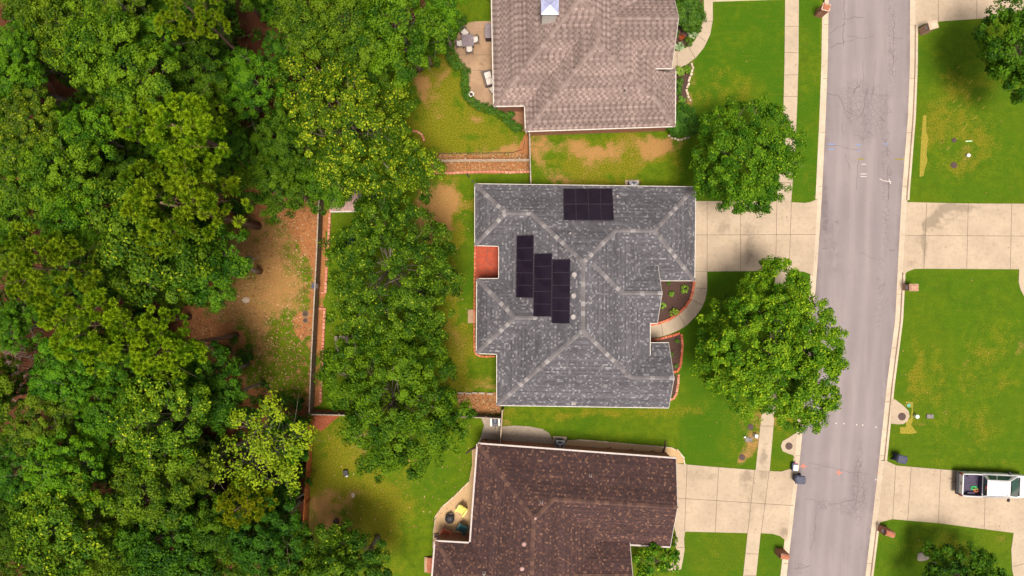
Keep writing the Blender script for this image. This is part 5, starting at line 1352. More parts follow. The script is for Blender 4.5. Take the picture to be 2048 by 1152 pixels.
edging('stone_edging', 'pale stone edging below the round shrub at the taupe house corner', gx([(1335,272),(1348,278),(1362,280),(1378,274)]), M['stone'], (.22,.16,.10), .06, .05)
edging('stone_edging', 'pale edging between the tan gravel strip and the lawn of the brown house', gx([(1133,881.5),(1160,879.5),(1192,882),(1242,886.5),(1300,891.5),(1343,895.5),(1357,902),(1366,913),(1369,926)]), M['stone'], (.5,.09,.07), .01, .006)
edging('stone_edging', 'thin pale edging around the gravel patio behind the brown house', gx([(957,940),(941,960),(911,990),(884,1013.5),(872,1031),(867.5,1060),(866,1100)]), M['stone'], (.6,.07,.06), .01, .006)
edging('board_edging', 'slanting orange board edging of the red bark bed', gx([(690,821.5),(642,862.5)]), M['wood_orange'], (1.2,.06,.14), .01, .003)
edging('log_edging', 'row of loose split logs above the mulch slope', gx([(915,784),(940,785.5),(968,786),(995,787)]), M['wood_cap'], (.5,.16,.12), .12, .09)
edging('stone_edging', 'curved brick tree ring at the edge of the top yard under the yellow oak', gx([(825,262),(836,264),(844,270),(848,280)]), M['paver'], (.22,.18,.12))
edging('lawn_edging', 'thin dark edging between the top lawn and the rail fence bed', gx([(872,307),(960,306.5),(1025,305.5),(1040,301),(1048,290),(1050,275)]), M['wood_dark'], (.8,.045,.06), .0, .004)

# ------------------------------------------------------------------ hedges and shrubs
def hedge(label, pts, w, h, seed, tint=(1,1,1)):
    P = gx(pts); P = [Vector((p.x,p.y,0)) for p in P]; o = P[0].copy(); rs = np.random.default_rng(seed)
    t = thing('clipped_hedge', label, 'hedge', o)
    lob = [(p.x-o.x, p.y-o.y, h*.55, w*.56, h*.52) for p, a in walk(P, w*.55)]
    c, _ = crown_mesh('foliage', M['box'], rs, lob, dens=34, per=22, rc=.17, L=.10, flat=.9, gaps=0, up=.3, tips=0)
    tr = MB(); [tr.tube([p-o, p-o+Vector((0,0,h*.7))], [.03,.015], 5) for p, a in walk(P, .5)]
    finish_tree(t, c, tr.build('stems', M['bark'], t), tint)
hedge('curved clipped hedge around the upper end of the furnished patio', [(925,48),(908,62),(900,80),(899,100),(905,118),(913,130),(920,135)], .85, .8, 31, (.9,1,1))
hedge('clipped hedge winding from the white ring round the lower patio to the taupe house corner', [(932,146),(930,165),(931,185),(938,200),(955,214),(975,220),(995,226),(1012,240),(1028,254),(1043,262)], .62, .75, 32, (.85,1,1))
def shrub(name, label, px, py, r_px, h, mat, tint, seed, L=.11, per=44, dens=15, nl=5, group=None, ragged=.1, cat='shrub'):
    rs = np.random.default_rng(seed); b = g(px, py, h*.6); b.z = 0; rr = r_px/K
    t = thing(name, label, cat, b, 0, group)
    lob = [(0,0,h*.52,rr*.86,h*.5)]
    for i in range(nl):
        a = 6.28*i/nl + rs.random(); lob.append((rr*.5*math.cos(a), rr*.5*math.sin(a), h*(.42+ragged*rs.random()), rr*(.46+ragged*rs.random()), h*.42))
    c, P = crown_mesh('foliage', M[mat], rs, lob, dens=dens, per=per, rc=min(.22, rr*.4), L=L, flat=.85, gaps=ragged, up=.35, tips=.0)
    finish_tree(t, c, trunk_mesh('stem', M['bark'], rs, (0,0,-.02), 0, (0,0,h*.5), .03+.02*rr, P[rs.choice(len(P), min(6,len(P)), replace=False)], .02, False), tint)
shrub('round_shrub', 'largest round clipped shrub beside the curved walk at the top edge', 1376, 28, 35, 2.0, 'box', (.9,1.0,.9), 41, .10, 60, 18, 8)
shrub('round_shrub', 'round clipped shrub at the lower right corner of the taupe house', 1366, 242, 33, 1.9, 'box', (.75,1.0,.9), 42, .10, 60, 18, 8)
shrub('small_shrub', 'dark ball shrub between the big round shrub and the curved walk', 1394, 57, 10, .7, 'box', (.8,.8,.8), 43)
shrub('small_shrub', 'pale variegated plant in the bed inside the curved walk, upper one', 1385, 69, 9, .5, 'varieg', (1,1,1), 44, .12)
shrub('small_shrub', 'green ball shrub below the pale plant inside the curved walk', 1378, 84, 9, .65, 'box', (1.1,1,.9), 45)
shrub('small_shrub', 'pale variegated plant beside the taupe house wall and the walk', 1358, 93, 9, .5, 'varieg', (.95,1,1), 46, .12)
shrub('small_shrub', 'dark shrub against the taupe house wall behind the pale plant', 1350, 66, 8, .7, 'box', (.8,.9,.8), 47)
shrub('small_shrub', 'dark maroon plant in the middle of the walk-side bed', 1363, 74, 6, .4, 'box', (3.2,.28,1.2), 48)
shrub('small_shrub', 'lime green plant below the walk, beside the taupe house', 1359, 143, 10, .6, 'lime', (.8,.9,1), 49, .13)
shrub('small_shrub', 'yellow-green ball shrub below the walk beside the stone edging', 1374, 139, 8, .6, 'lime', (.6,.75,.5), 50)
shrub('small_shrub', 'green ball shrub second below the walk in the taupe house bed', 1361, 164, 8, .6, 'box', (1,1,.9), 51)
shrub('small_shrub', 'dark ball shrub third below the walk in the taupe house bed', 1357, 181, 8, .6, 'box', (.7,.85,.8), 52)
shrub('small_shrub', 'light green plant just above the round corner shrub', 1364, 199, 7, .45, 'lime', (.5,.8,.6), 53)
shrub('small_shrub', 'dark shrub alone in the wood-chip bed by the patio corner', 1023, 230, 8, .6, 'box', (.8,1,.9), 54)
shrub('bedding_plant', 'largest bright plant in the dark mulch, near the driveway corner', 1369.5, 579, 7.5, .4, 'lime', (.75,.95,.8), 55, .14, 20, 14)
shrub('bedding_plant', 'smaller bright plant in the middle of the dark mulch', 1342.5, 588, 5.5, .35, 'lime', (.65,.9,.7), 56, .12, 18, 14)
shrub('bedding_plant', 'yellow-green plant in the mulch beside the curved brick edging', 1349, 624, 8.5, .45, 'lime', (.95,.95,.8), 57, .17, 18, 12, ragged=.3)
shrub('bedding_plant', 'light plant in the mulch against the entry gable', 1325, 611, 6, .4, 'lime', (.7,.95,.8), 58, .14, 18, 14)
shrub('bedding_plant', 'dark little plant in the mulch under the garage eave', 1337, 564.5, 5, .3, 'box', (1,1.1,1), 59, .1, 18, 14)
for i, (x, y, lb) in enumerate(((1354.5,682,'small plant in the lower mulch bed nearest the curved walk'), (1343,708.5,'small plant in the lower mulch bed against the gable'), (1352,732,'small plant in the lower mulch bed near its brick corner'))):
    shrub('bedding_plant', lb, x, y, 4, .3, 'lime', (.4,.6,.5), 60+i, .1, 14, 12)
shrub('small_shrub', 'green shrub at the brown house corner where the walk begins', 1347, 1082, 9, .8, 'box', (1.2,1.15,1), 66)
for i, (x, y, lb) in enumerate(((1218,898,'dark red star-shaped plant nearest the pale boulder in the gravel strip'), (1261.5,901,'middle dark red star-shaped plant in the gravel strip'), (1303.5,904,'dark red star-shaped plant nearest the bent downspout'))):
    b = g(x, y); t = thing('red_star_plant', lb, 'plant', b, i*1.1, 'red star plants in the gravel strip'); rs = np.random.default_rng(i+70); mb = MB()
    for k in range(6):
        a = 1.047*k + rs.random()*.4; d = Vector((math.cos(a), math.sin(a), 0)); n = Vector((-d.y, d.x, 0)); L = .22 + .1*rs.random()
        mb.add([Vector((0,0,.10)), d*L*.5 + n*.045 + Vector((0,0,.20)), d*L + Vector((0,0,.16)), d*L*.5 - n*.045 + Vector((0,0,.20))], [(0,1,2,3)])
    mb.build('leaves', M['redleaf'], t); MB().tube([(0,0,-.02),(0,0,.13)], [.03,.02], 6).build('stem', M['wood_dark'], t)

# ------------------------------------------------------------------ yard furniture and services
def ac_unit(label, px, py, pad, rz=0.0):
    b = g(px, py); t = thing('air_conditioner', label, 'air conditioner', b, rz)
    MB().box((pad[0], pad[1], .05), (pad[2], pad[3], .10)).build('pad', M['conc'], t, bevel=.01)
    mb = MB().box((0,0,.50), (.74,.74,.78)); mb.build('cabinet', M['acgrey'], t, bevel=.06, seg=3)
    lo = MB()
    for z in np.arange(.2, .82, .07):
        for a in range(4): lo.box((.375*math.cos(a*1.571), .375*math.sin(a*1.571), z), (.012, .6, .03), a*1.571)
    lo.build('louvre', M['dmetal'], t)
    MB().lathe((0,0,.885), [(.30,0),(.31,.012),(.30,.02)], 24).build('fan_well', M['dmetal'], t)
    fb = MB()
    for k in range(3):
        a = k*2.094 + .5; fb.box((.15*math.cos(a), .15*math.sin(a), .915), (.24,.15,.012), a)
    fb.lathe((0,0,.90), [(.07,0),(.07,.04),(.03,.05)], 12); fb.build('fan', M['metal'], t)
    gr = MB()
    for r in (.10,.17,.24,.31):
        pts = [(r*math.cos(q*.2618), r*math.sin(q*.2618), .945) for q in range(25)]; gr.tube(pts, .006, 4)
    for q in range(8): gr.tube([(0,0,.945), (.33*math.cos(q*.785), .33*math.sin(q*.785), .94)], .006, 4)
    gr.build('grille', M['metal'], t)
    MB().tube([(.37,.1,.2),(.55,.1,.12),(.7,.4,.1)], .03, 6).build('pipe', M['black'], t)
ac_unit('grey air conditioner on a concrete pad beside the brown house', 1118.5, 885, (.02,-.1,1.15,1.25), -.05)
ac_unit('grey air conditioner tucked under the north eave of the grey house', 1264, 374, (0,.1,1.15,.95), 0)
b = g(1105 + 28, 899); tag(MB().box((0,0,.35), (.34,.3,.7)).box((0,0,.72), (.38,.34,.05)).build('electric_meter_box', M['dmetal'], loc=b, bevel=.01), 'dark utility box against the brown house beside the air conditioner', 'utility box')
def lid(name, label, px, py, r, mat, z=.03, ring=None, h=.03, cat='manhole cover'):
    b = g(px, py); t = thing(name, label, cat, b)
    MB().lathe((0,0,0), [(r*1.12,-.02),(r*1.12,z),(r,z+.004)], 28).build('rim', ring or M['iron'], t)
    mb = MB().lathe((0,0,z), [(r*.97,-.01),(r*.97,.012),(r*.9,.016)], 28)
    for q in range(4): mb.lathe((0,0,z+.014), [(r*(.2+.18*q),0),(r*(.2+.18*q),.008),(r*(.26+.18*q),.008),(r*(.26+.18*q),0)], 28, cap=False)
    mb.box((0, r*.5, z+.02), (.10,.03,.012)); mb.build('lid', mat, t)
lid('manhole_cover', 'dark round manhole cover on the lawn beside the utility pit, upper one', 1501, 854, .22, M['iron'], .03)
lid('manhole_cover', 'dark round manhole cover ringed by bare soil on the lawn below the utility pit', 1484, 914.5, .23, M['iron'], .03)
lid('manhole_cover', 'iron manhole cover in the concrete apron left of the street', 1577.5, 892, .27, M['iron'], .045)
lid('manhole_cover', 'iron manhole cover in the concrete apron right of the street', 1803.5, 833, .29, M['iron'], .045)
lid('manhole_cover', 'smaller dark round cover in the top right lawn', 1908, 280.5, .17, M['iron'], .03)
lid('manhole_cover', 'larger dark round cover in the top right lawn, near straw patches', 1907.5, 330.5, .23, M['iron'], .03)
lid('valve_cover', 'green round valve cover in straw beside the right street apron', 1817, 810.5, .17, M['green_lid'], .04, cat='valve cover')
def pit(name, label, px, py, s, mat, rz=0.0, lidmat=None, cat='utility box'):
    b = g(px, py); t = thing(name, label, cat, b, rz)
    MB().box((0,0,s[2]/2-.03), (s[0], s[1], s[2]+.06)).build('box', mat, t, bevel=.012)
    MB().box((0,0,s[2]+.012), (s[0]*.9, s[1]*.88, .025)).box((s[0]*.2,0,s[2]+.028), (.10,.05,.012)).build('lid', lidmat or mat, t, bevel=.006)
pit('meter_pit', 'grey rectangular meter pit between the two lawn manholes', 1497.5, 879, (.62,.40,.05), M['boxgrey'], -.12)
pit('meter_pit', 'grey meter pit alone on the right lawn', 1859, 832.5, (.58,.36,.10), M['boxgrey'], -.05)
pit('utility_pedestal', 'white utility pedestal beside the left sidewalk', 1509, 870, (.26,.30,.50), M['whitebox'], -.1)
def marker(name, label, px, py, r, h, mat, cat='pipe marker', top=None):
    b = g(px, py); t = thing(name, label, cat, b)
    MB().lathe((0,0,-.02), [(r,0),(r,h)], 16).build('post', mat, t); MB().lathe((0,0,h-.03), [(r*1.15,0),(r*1.15,.05),(r*.7,.08)], 16).build('cap', top or mat, t)
marker('cleanout_pipe', 'small white pipe cap beside the meter pit on the lawn', 1488.5, 873.5, .07, .18, M['whitebox'])
marker('utility_pedestal', 'mint green round utility pedestal on the right lawn by the manhole', 1829, 831.5, .14, .42, M['mint'], 'utility box', M['whitebox'])
marker('cleanout_pipe', 'white round pipe cap in the top right lawn', 1934, 311.5, .13, .22, M['whitebox'])
tag(MB().box((0,0,.04), (.55,.07,.05), .05).build('marker_stake', M['mint'], loc=g(1937,282.5)), 'pale stake lying in the top right lawn', 'stake')
def wheelie(label, px, py, rz, body, lidm, group='wheeled bins at the kerb', zb=0.0):
    b = g(px, py); b.z = zb; t = thing('wheeled_bin', label, 'rubbish bin', b, rz, group)
    mb = MB(); mb.add([(-.24,-.24,.10),(.24,-.24,.10),(.24,.26,.10),(-.24,.26,.10),(-.30,-.31,.98),(.30,-.31,.98),(.30,.37,.98),(-.30,.37,.98)], [(3,2,1,0),(0,1,5,4),(1,2,6,5),(2,3,7,6),(3,0,4,7),(4,5,6,7)])
    mb.build('bin_body', body, t, bevel=.03)
    rimm = MB()
    for c, d in (((0,-.32,.97),(.66,.05,.06)),((0,.38,.97),(.66,.05,.06)),((.31,.03,.97),(.05,.74,.06)),((-.31,.03,.97),(.05,.74,.06))): rimm.box(c, d)
    rimm.build('rim', body, t)
    l = MB().box((0,.03,1.035), (.66,.74,.07), top=(.86,.86)).box((0,.02,1.078), (.40,.46,.02), top=(.9,.9)).box((0,-.36,1.02), (.3,.06,.04)).build('lid', lidm, t, bevel=.02)
    MB().tube([(-.22,.47,1.0),(.22,.47,1.0)], .022, 8).box((-.22,.42,1.0), (.03,.12,.04)).box((.22,.42,1.0), (.03,.12,.04)).build('handle', M['black'], t)
    ax = Matrix.Rotation(math.pi/2, 3, 'Y')
    for s in (-1, 1): MB().lathe((s*.27 - .04,.30,.13), [(.13,0),(.14,.02),(.14,.06),(.13,.08)], 16, axis=ax).build('wheel', M['rubber'], t)
wheelie('navy wheeled bin standing on the right lawn beside the driveway of the white truck', 1791.5, 913, 1.35, M['navy'], M['navylid'])
wheelie('dark navy wheeled bin at the kerb beside the brown house driveway', 1591, 954, -1.65, M['navy'], M['navylid'], zb=-.125)
b = g(1586, 932); t = thing('recycling_bin', 'open recycling bin with a white lid and magenta handle at the left kerb', 'recycling bin', b, -.06)
mb = MB(); mb.add([(-.2,-.27,0),(.2,-.27,0),(.2,.27,0),(-.2,.27,0),(-.24,-.32,.42),(.24,-.32,.42),(.24,.32,.42),(-.24,.32,.42)], [(3,2,1,0),(0,1,5,4),(1,2,6,5),(2,3,7,6),(3,0,4,7),(4,5,6,7)])
mb.build('tub', M['navy'], t, bevel=.015); MB().box((.05,-.03,.45), (.40,.50,.06), top=(.95,.95)).build('lid', M['whitebox'], t, bevel=.02); MB().box((.06,.31,.40), (.26,.06,.06)).build('handle', M['magenta'], t, bevel=.01)
def mailbox(label, px, py, rz, mat, s=(.62,.52), h=1.35, dome=False, capm=None):
    b = g(px, py); t = thing('brick_mailbox', label, 'mailbox', b, rz, 'brick mailboxes along the kerb')
    MB().box((0,0,h/2-.03), (s[0], s[1], h+.06)).build('pillar', mat, t, bevel=.008)
    if dome:
        mb = MB(); ax = Matrix.Rotation(math.pi/2, 3, 'Y')
        mb.lathe((-s[0]/2,0,h-.02), [(s[1]/2,0),(s[1]/2,s[0])], 20, axis=ax); mb.build('cap', capm or mat, t)
    else:
        MB().box((0,0,h+.035), (s[0]+.10, s[1]+.10, .07)).box((0,0,h+.10), (s[0]-.06, s[1]-.06, .07), top=(.8,.75)).build('cap', capm or mat, t, bevel=.01)
    d = MB().box((s[0]/2+.012,0,h-.33), (.03,.26,.30)).build('letter_box_door', M['metal'], t, bevel=.01)
    MB().box((s[0]/2+.045,0,h-.20), (.04,.06,.02)).build('handle', M['dmetal'], d)
mailbox('red brick mailbox pillar at the left kerb near the top edge', 1637, 28.5, -.25, M['brick_red'])
mailbox('pinkish stone mailbox pillar at the corner of the top right driveway', 1846, 62.5, 3.4, M['brick_tan'], (.66,.58), capm=M['stone'])
mailbox('tan brick mailbox pillar on the right lawn just below the middle driveway', 1813, 575, 3.14, M['brick_tan'], (.66,.5), 1.0, capm=M['brick_tan'])
mailbox('domed red brick mailbox pillar at the right kerb below the white truck', 1764, 1057.5, 2.85, M['brick_red'], (.72,.52), 1.1, True)
mailbox('domed brick mailbox pillar at the left kerb near the bottom edge', 1558, 1102, -.12, M['brick_red'], (.7,.5), 1.1, True)
# bent downspout beside the brown house
t = thing('drain_pipe', 'dark bent drain pipe lying across the tan gravel strip', 'pipe', g(1327,902))
o = t.location
MB().tube([g(1322,912,.10)-o, g(1326,905,.10)-o, g(1329,898,.09)-o, g(1331,889,.08)-o, g(1331.5,881,.08)-o], [.075,.08,.085,.08,.06], 8).build('pipe', M['wood_dark'], t)
t = thing('drain_pipe', 'brown drain pipe angled from the brown house corner to the lawn', 'pipe', g(945,900)); o = t.location
MB().tube([g(955,893,.3)-o, g(949,896,.12)-o, g(940,901,.09)-o, g(932,908,.08)-o], [.06,.07,.07,.06], 8).build('pipe', M['wood_dark'], t)
t = thing('drain_pipe', 'short dark drain pipe in the lawn above the grey house corner', 'pipe', g(936,352)); o = t.location
MB().tube([g(933,346.5,.1)-o, g(938,355,.08)-o], .055, 8).lathe(g(945.5,362.5)-o, [(.09,-.02),(.09,.06)], 10).build('pipe', M['dmetal'], t)
def boulder(label, px, py, r, mat, seed, name='boulder', fl=.6):
    rs = np.random.default_rng(seed); bm = bmesh.new(); bmesh.ops.create_icosphere(bm, subdivisions=3, radius=1)
    k = rs.normal(size=(6,3))
    for v in bm.verts:
        d = 1 + .13*sum(math.sin(3*v.co.dot(Vector(q))) for q in k[:3])*.6 + .05*math.sin(9*v.co.dot(Vector(k[4]))); v.co = Vector((v.co.x*r[0]*d, v.co.y*r[1]*d, v.co.z*fl*min(r)*d))
    me = bpy.data.meshes.new(name); bm.to_mesh(me); bm.free(); me.materials.append(mat)
    o = bpy.data.objects.new(name, me); COL.objects.link(o); o.location = g(px, py, .02); tag(o, label, 'rock')
boulder('pale grey boulder in the gravel strip left of the red star plants', 1189.5, 899, (.24,.24), M['rock'], 1)
boulder('pale broken rock in the middle of the dirt clearing', 492, 600, (.34,.26), M['stone'], 2, fl=.5)
boulder('small white stone in the lower back yard', 706, 990, (.16,.22), M['stone'], 3)
boulder('tan boulder under the low tree at the bottom right corner', 1846, 1114, (.45,.35), M['rock'], 4, fl=.5)
boulder('grey boulder among the low tree leaves at the bottom right corner', 1866, 1131, (.40,.30), M['rock'], 6, fl=.5)
def stump(label, px, py, r, h):
    t = thing('tree_stump', label, 'stump', g(px, py)); MB().lathe((0,0,-.03), [(r*1.25,0),(r,h*.5),(r*.95,h)], 14).build('bark', M['bark'], t); MB().lathe((0,0,h-.04), [(r*.88,0),(r*.86,.02)], 14).build('cut_face', M['wood_dark'], t)
stump('dark burnt stump in the dirt clearing near the grey fence, upper one', 611, 628, .24, .2)
stump('dark burnt stump in the dirt clearing near the grey fence, lower one', 611, 641, .2, .15)
stump('dark stump in the bare soil left of the dirt clearing centre', 497, 520, .35, .18)
# logs
t = thing('fallen_log', 'short bare pine log lying at the edge of the dirt clearing', 'log', g(424,691)); o = t.location
MB().tube([g(405,697,.2)-o, g(439,688.5,.16)-o], [.22,.17], 10).build('log', M['barkp'], t)
# west yard
t = thing('fence_box', 'small blue-grey box hung on the grey board fence', 'box', g(637,572,.9))
MB().box((-.25,0,.1), (.40,.40,.5)).build('box', M['metal'], t, bevel=.02); MB().box((-.25,0,.37), (.44,.44,.05)).build('lid', M['navylid'], t, bevel=.01)
b = g(700, 402); t = thing('garden_shed', 'small shed with a pinkish roof half hidden under the oak', 'shed', b, .02)
MB().box((0,0,.95), (2.0,1.8,1.9)).build('wall', M['brick_tan'] if False else M['coral'] if False else M['siding'], t)
r = MB(); r.add([(-1.15,-1.05,1.92),(1.15,-1.05,1.92),(1.15,1.05,2.35),(-1.15,1.05,2.35),(-1.15,-1.05,1.98),(1.15,-1.05,1.98),(1.15,1.05,2.41),(-1.15,1.05,2.41)], [(3,2,1,0),(4,5,6,7),(0,1,5,4),(1,2,6,5),(2,3,7,6),(3,0,4,7)])
for i in range(9): r.box((-1.08 + i*.27, 0, 2.21), (.03, 2.06, .03), rot=Matrix.Rotation(.2, 3, 'X'))
r.build('roof', pm('pinkish_roof_panel', (.40,.25,.22), (.30,.19,.17), 3, .7), t); MB().box((0,-1.10,1.93), (2.3,.10,.12)).build('gutter', M['white'], t)
dr = MB().box((.2,-.91,.85), (.8,.04,1.7)).build('door', M['wood_grey'], t); MB().box((.5,-.95,.9), (.03,.06,.14)).build('handle', M['dmetal'], dr)
t = thing('picnic_table', 'weathered picnic table peeking out between the two yard oaks', 'table', g(694,690), .12)
tp = MB(); [tp.box((x, 0, .75), (.14, 1.7, .04)) for x in (-.32,-.16,0,.16,.32)]; tp.build('tabletop', M['wood_cap'], t)
for s in (-1,1):
    MB().box((s*.72,0,.45), (.26,1.7,.04)).build('bench', M['wood_cap'], t)
    MB().tube([(-.6,s*.6,0),(-.15,s*.6,.72)], .045, 5).tube([(.6,s*.6,0),(.15,s*.6,.72)], .045, 5).box((0,s*.6,.42), (1.6,.05,.09)).build('leg', M['wood_grey'], t)
t = thing('garden_swing', 'dark teal swing seat at the edge of the upper yard oak', 'swing', g(699,476), 2.2)
MB().box((0,0,.45), (1.3,.5,.06)).build('seat', M['teal'], t, bevel=.02); MB().box((0,.28,.75), (1.3,.06,.55)).build('backrest', M['teal'], t, bevel=.02)
for s in (-1,1): MB().tube([(s*.75,-.6,0),(s*.72,.05,1.7),(s*.75,.7,0)], .03, 6).build('frame', M['dmetal'], t)
MB().tube([(-.72,.05,1.7),(.72,.05,1.7)], .03, 6).build('crossbar', M['dmetal'], t)
cn = MB(); [cn.tube([(s*.55,.1,.5),(s*.55,.05,1.68)], .012, 4) for s in (-1,1)]; cn.build('chain', M['metal'], t)
# lower yard bits
t = thing('fire_pot', 'dark round pot sunk in the bare soil of the lower yard', 'pot', g(673.5,1042.5)); MB().lathe((0,0,-.03), [(.2,0),(.24,.18),(.26,.24),(.21,.24),(.18,.06)], 20).build('bowl', M['black'], t, smooth=True); MB().lathe((0,0,.02), [(.18,0),(.18,.03)], 16).build('soil', M['mulch'], t)
t = thing('yard_ornament', 'dark planter with a white stone in the lower yard', 'planter', g(692.5,946)); MB().box((0,.06,.14), (.36,.42,.30), .2, top=(1.12,1.12)).build('tub', M['black'], t, bevel=.03); MB().lathe((.06,-.2,.0), [(.10,0),(.13,.08),(.06,.16)], 12).build('white_stone', M['whitebox'], t, smooth=True)
# gravel patio behind the brown house
def adirondack(label, px, py, rz, mat):
    b = g(px, py); b.z = .02; t = thing('patio_chair', label, 'chair', b, rz, 'plastic chairs round the fire pit')
    st = MB(); [st.box((-.24 + .12*i, -.05, .30), (.105,.56,.025), rot=Matrix.Rotation(.18, 3, 'X')) for i in range(5)]; st.build('seat', mat, t)
    bk = MB(); [bk.box((-.24 + .12*i, .34, .62 + .05*(2-abs(i-2))), (.105,.03,.70 + .1*(2-abs(i-2))), rot=Matrix.Rotation(-.42, 3, 'X')) for i in range(5)]; bk.build('backrest', mat, t)
    for s in (-1,1):
        MB().box((s*.36,-.05,.53), (.13,.66,.03)).build('armrest', mat, t, bevel=.01)
        MB().box((s*.33,-.32,.26), (.05,.09,.52)).build('leg', mat, t); MB().box((s*.33,.30,.25), (.05,.09,.50)).build('leg', mat, t)
adirondack('yellow patio chair beside the brown house roof', 924, 1017, 2.55-3.14, M['yellow'])
adirondack('dark teal patio chair at the fire pit', 925, 1054, -.55, M['teal'])
adirondack('coral red patio chair at the corner of the gravel patio', 892.5, 1063, -.40, M['coral'])
t = thing('fire_pit', 'round black fire pit among the three patio chairs', 'fire pit', g(900.5,1034)); MB().lathe((0,0,.25), [(.12,0),(.30,.10),(.38,.22),(.40,.24),(.37,.24),(.28,.12)], 24).build('bowl', M['black'], t, smooth=True); MB().lathe((0,0,.46), [(.36,0),(.30,.10),(.12,.18),(.02,.2)], 24).lathe((0,0,.66), [(.03,0),(.04,.05)], 8).build('lid', M['dmetal'], t, smooth=True)
for k in range(3): MB().tube([(.3*math.cos(k*2.1+.5), .3*math.sin(k*2.1+.5), .34),(.42*math.cos(k*2.1+.5), .42*math.sin(k*2.1+.5), 0)], .02, 6).build('leg', M['black'], t)
MB().box((.1,.42,.44), (.2,.08,.03)).build('handle', M['dmetal'], t)
for (x, y, lb, s) in ((873,1070,'small grey planter at the corner of the gravel patio',.16), (880,1077.5,'grey stone planter box beside the brown house wall',.26)):
    t = thing('planter', lb, 'planter', g(x, y)); MB().box((0,0,.16), (s*2,s*1.5,.32), top=(1.1,1.1)).build('pot', M['rock'], t, bevel=.02); MB().box((0,0,.325), (s*1.8,s*1.3,.02)).build('soil', M['mulch'], t)
t = thing('brick_steps', 'orange brick steps at the west door of the brown house', 'steps', g(858,1128)); MB().box((.18,0,.16), (.62,1.25,.34)).build('upper_step', M['brick_red'], t); MB().box((-.25,0,.07), (.24,1.25,.16)).build('lower_step', M['patio'], t)
# garden cart and bike by the small gravel bed
t = thing('garden_cart', 'pale garden cart with a dark load behind the grey board fence', 'cart', g(990.5,840), .05)
MB().box((0,0,.42), (.42,.72,.34), top=(1.1,1.1)).build('tray', M['dmetal'], t, bevel=.02); MB().box((.0,.05,.66), (.36,.5,.16), top=(.8,.8)).build('load', M['navylid'], t, bevel=.04)
for s in (-1,1):
    MB().box((s*.33,0,.55), (.16,.78,.10)).build('side_rail', M['whitebox'], t, bevel=.03)
    for q in (-1,1): MB().lathe((s*.31-.04,q*.26,.17), [(.14,0),(.17,.02),(.17,.07),(.14,.09)], 14, axis=Matrix.Rotation(math.pi/2,3,'Y')).build('wheel', M['rubber'], t)
MB().tube([(0,-.36,.4),(0,-.62,.6)], .02, 5).build('handle', M['black'], t)
t = thing('bicycle', 'black bicycle leaning at the brown house corner on the gravel', 'bicycle', g(990,881), -.15); TX = Matrix.Rotation(math.pi/2, 3, 'X')
for s in (-1,1):
    w = MB().tube([(s*.5 + .32*math.cos(q*.2618), 0, .33 + .32*math.sin(q*.2618)) for q in range(25)], .028, 6).build('wheel', M['rubber'], t); MB().lathe((s*.5,.04,.33), [(.03,0),(.03,.08)], 8, axis=TX).build('hub', M['metal'], w)
MB().tube([(-.5,0,.33),(-.15,0,.80),(.38,0,.82),(.5,0,.33)], .025, 6).tube([(-.15,0,.80),(-.05,0,.34),(.38,0,.78)], .022, 6).tube([(-.5,0,.33),(-.05,0,.34)], .018, 6).build('frame', M['black'], t)
MB().box((-.18,0,.93), (.26,.14,.05)).tube([(-.16,0,.8),(-.18,0,.92)], .018, 6).build('saddle', M['black'], t, bevel=.02); MB().tube([(.36,0,.8),(.34,0,1.0)], .018, 6).tube([(.28,-.3,1.02),(.34,0,1.0),(.28,.3,1.02)], .018, 6).build('handlebar', M['metal'], t)
# patio set by the taupe house
b = g(936.5, 87); b.z = .03; t = thing('patio_table', 'square grey patio table between four cushioned chairs', 'table', b, .10)
MB().box((0,0,.72), (.98,.98,.045)).build('tabletop', M['tabletop'], t, bevel=.02); MB().lathe((0,0,.742), [(.03,0),(.03,.01)], 10).build('umbrella_hole', M['black'], t)
for x in (-1,1):
    for y in (-1,1): MB().tube([(x*.42,y*.42,0),(x*.40,y*.40,.70)], .028, 6).build('leg', M['dmetal'], t)
def pchair(label, px, py, rz):
    b = g(px, py); b.z = .03; t = thing('patio_chair', label, 'chair', b, rz, 'cushioned chairs round the patio table')
    MB().box((0,0,.40), (.56,.56,.05)).build('seat', M['wicker'], t, bevel=.02); MB().box((0,-.02,.46), (.48,.50,.09)).build('cushion', M['cushion'], t, bevel=.035, seg=3)
    bk = MB(); pts = [(.31*math.cos(a), .10 + .24*math.sin(a), .80) for a in np.linspace(-.1, math.pi+.1, 12)]; bk.tube(pts, .024, 6)
    for a in np.linspace(.3, math.pi-.3, 7): bk.tube([(.27*math.cos(a), .08+.22*math.sin(a), .42),(.31*math.cos(a), .10+.24*math.sin(a), .80)], .014, 4)
    bk.build('backrest', M['wicker'], t)
    for s in (-1,1): MB().tube([(s*.31,.1,.62),(s*.31,-.24,.60),(s*.29,-.26,.02)], .02, 5).build('armrest', M['wicker'], t); MB().tube([(s*.26,.26,.4),(s*.28,.32,.0)], .022, 5).build('leg', M['wicker'], t)
pchair('cushioned patio chair left of the square table', 920, 91, 1.7)
pchair('cushioned patio chair right of the square table, towards the house', 951, 83.5, -1.45)
pchair('cushioned patio chair below the square table, towards the lower patio', 939.5, 103, 3.2)
t = pchair('turned reclining patio chair above the square table with a long pale cushion', 930, 69, .75)
b = g(977, 160); b.z = .03; t = thing('patio_sofa', 'dark wicker loveseat with two pale cushions against the taupe house', 'sofa', b, math.pi/2+.28)
MB().box((0,0,.22), (1.25,.75,.36)).build('base', M['wicker'], t, bevel=.02)
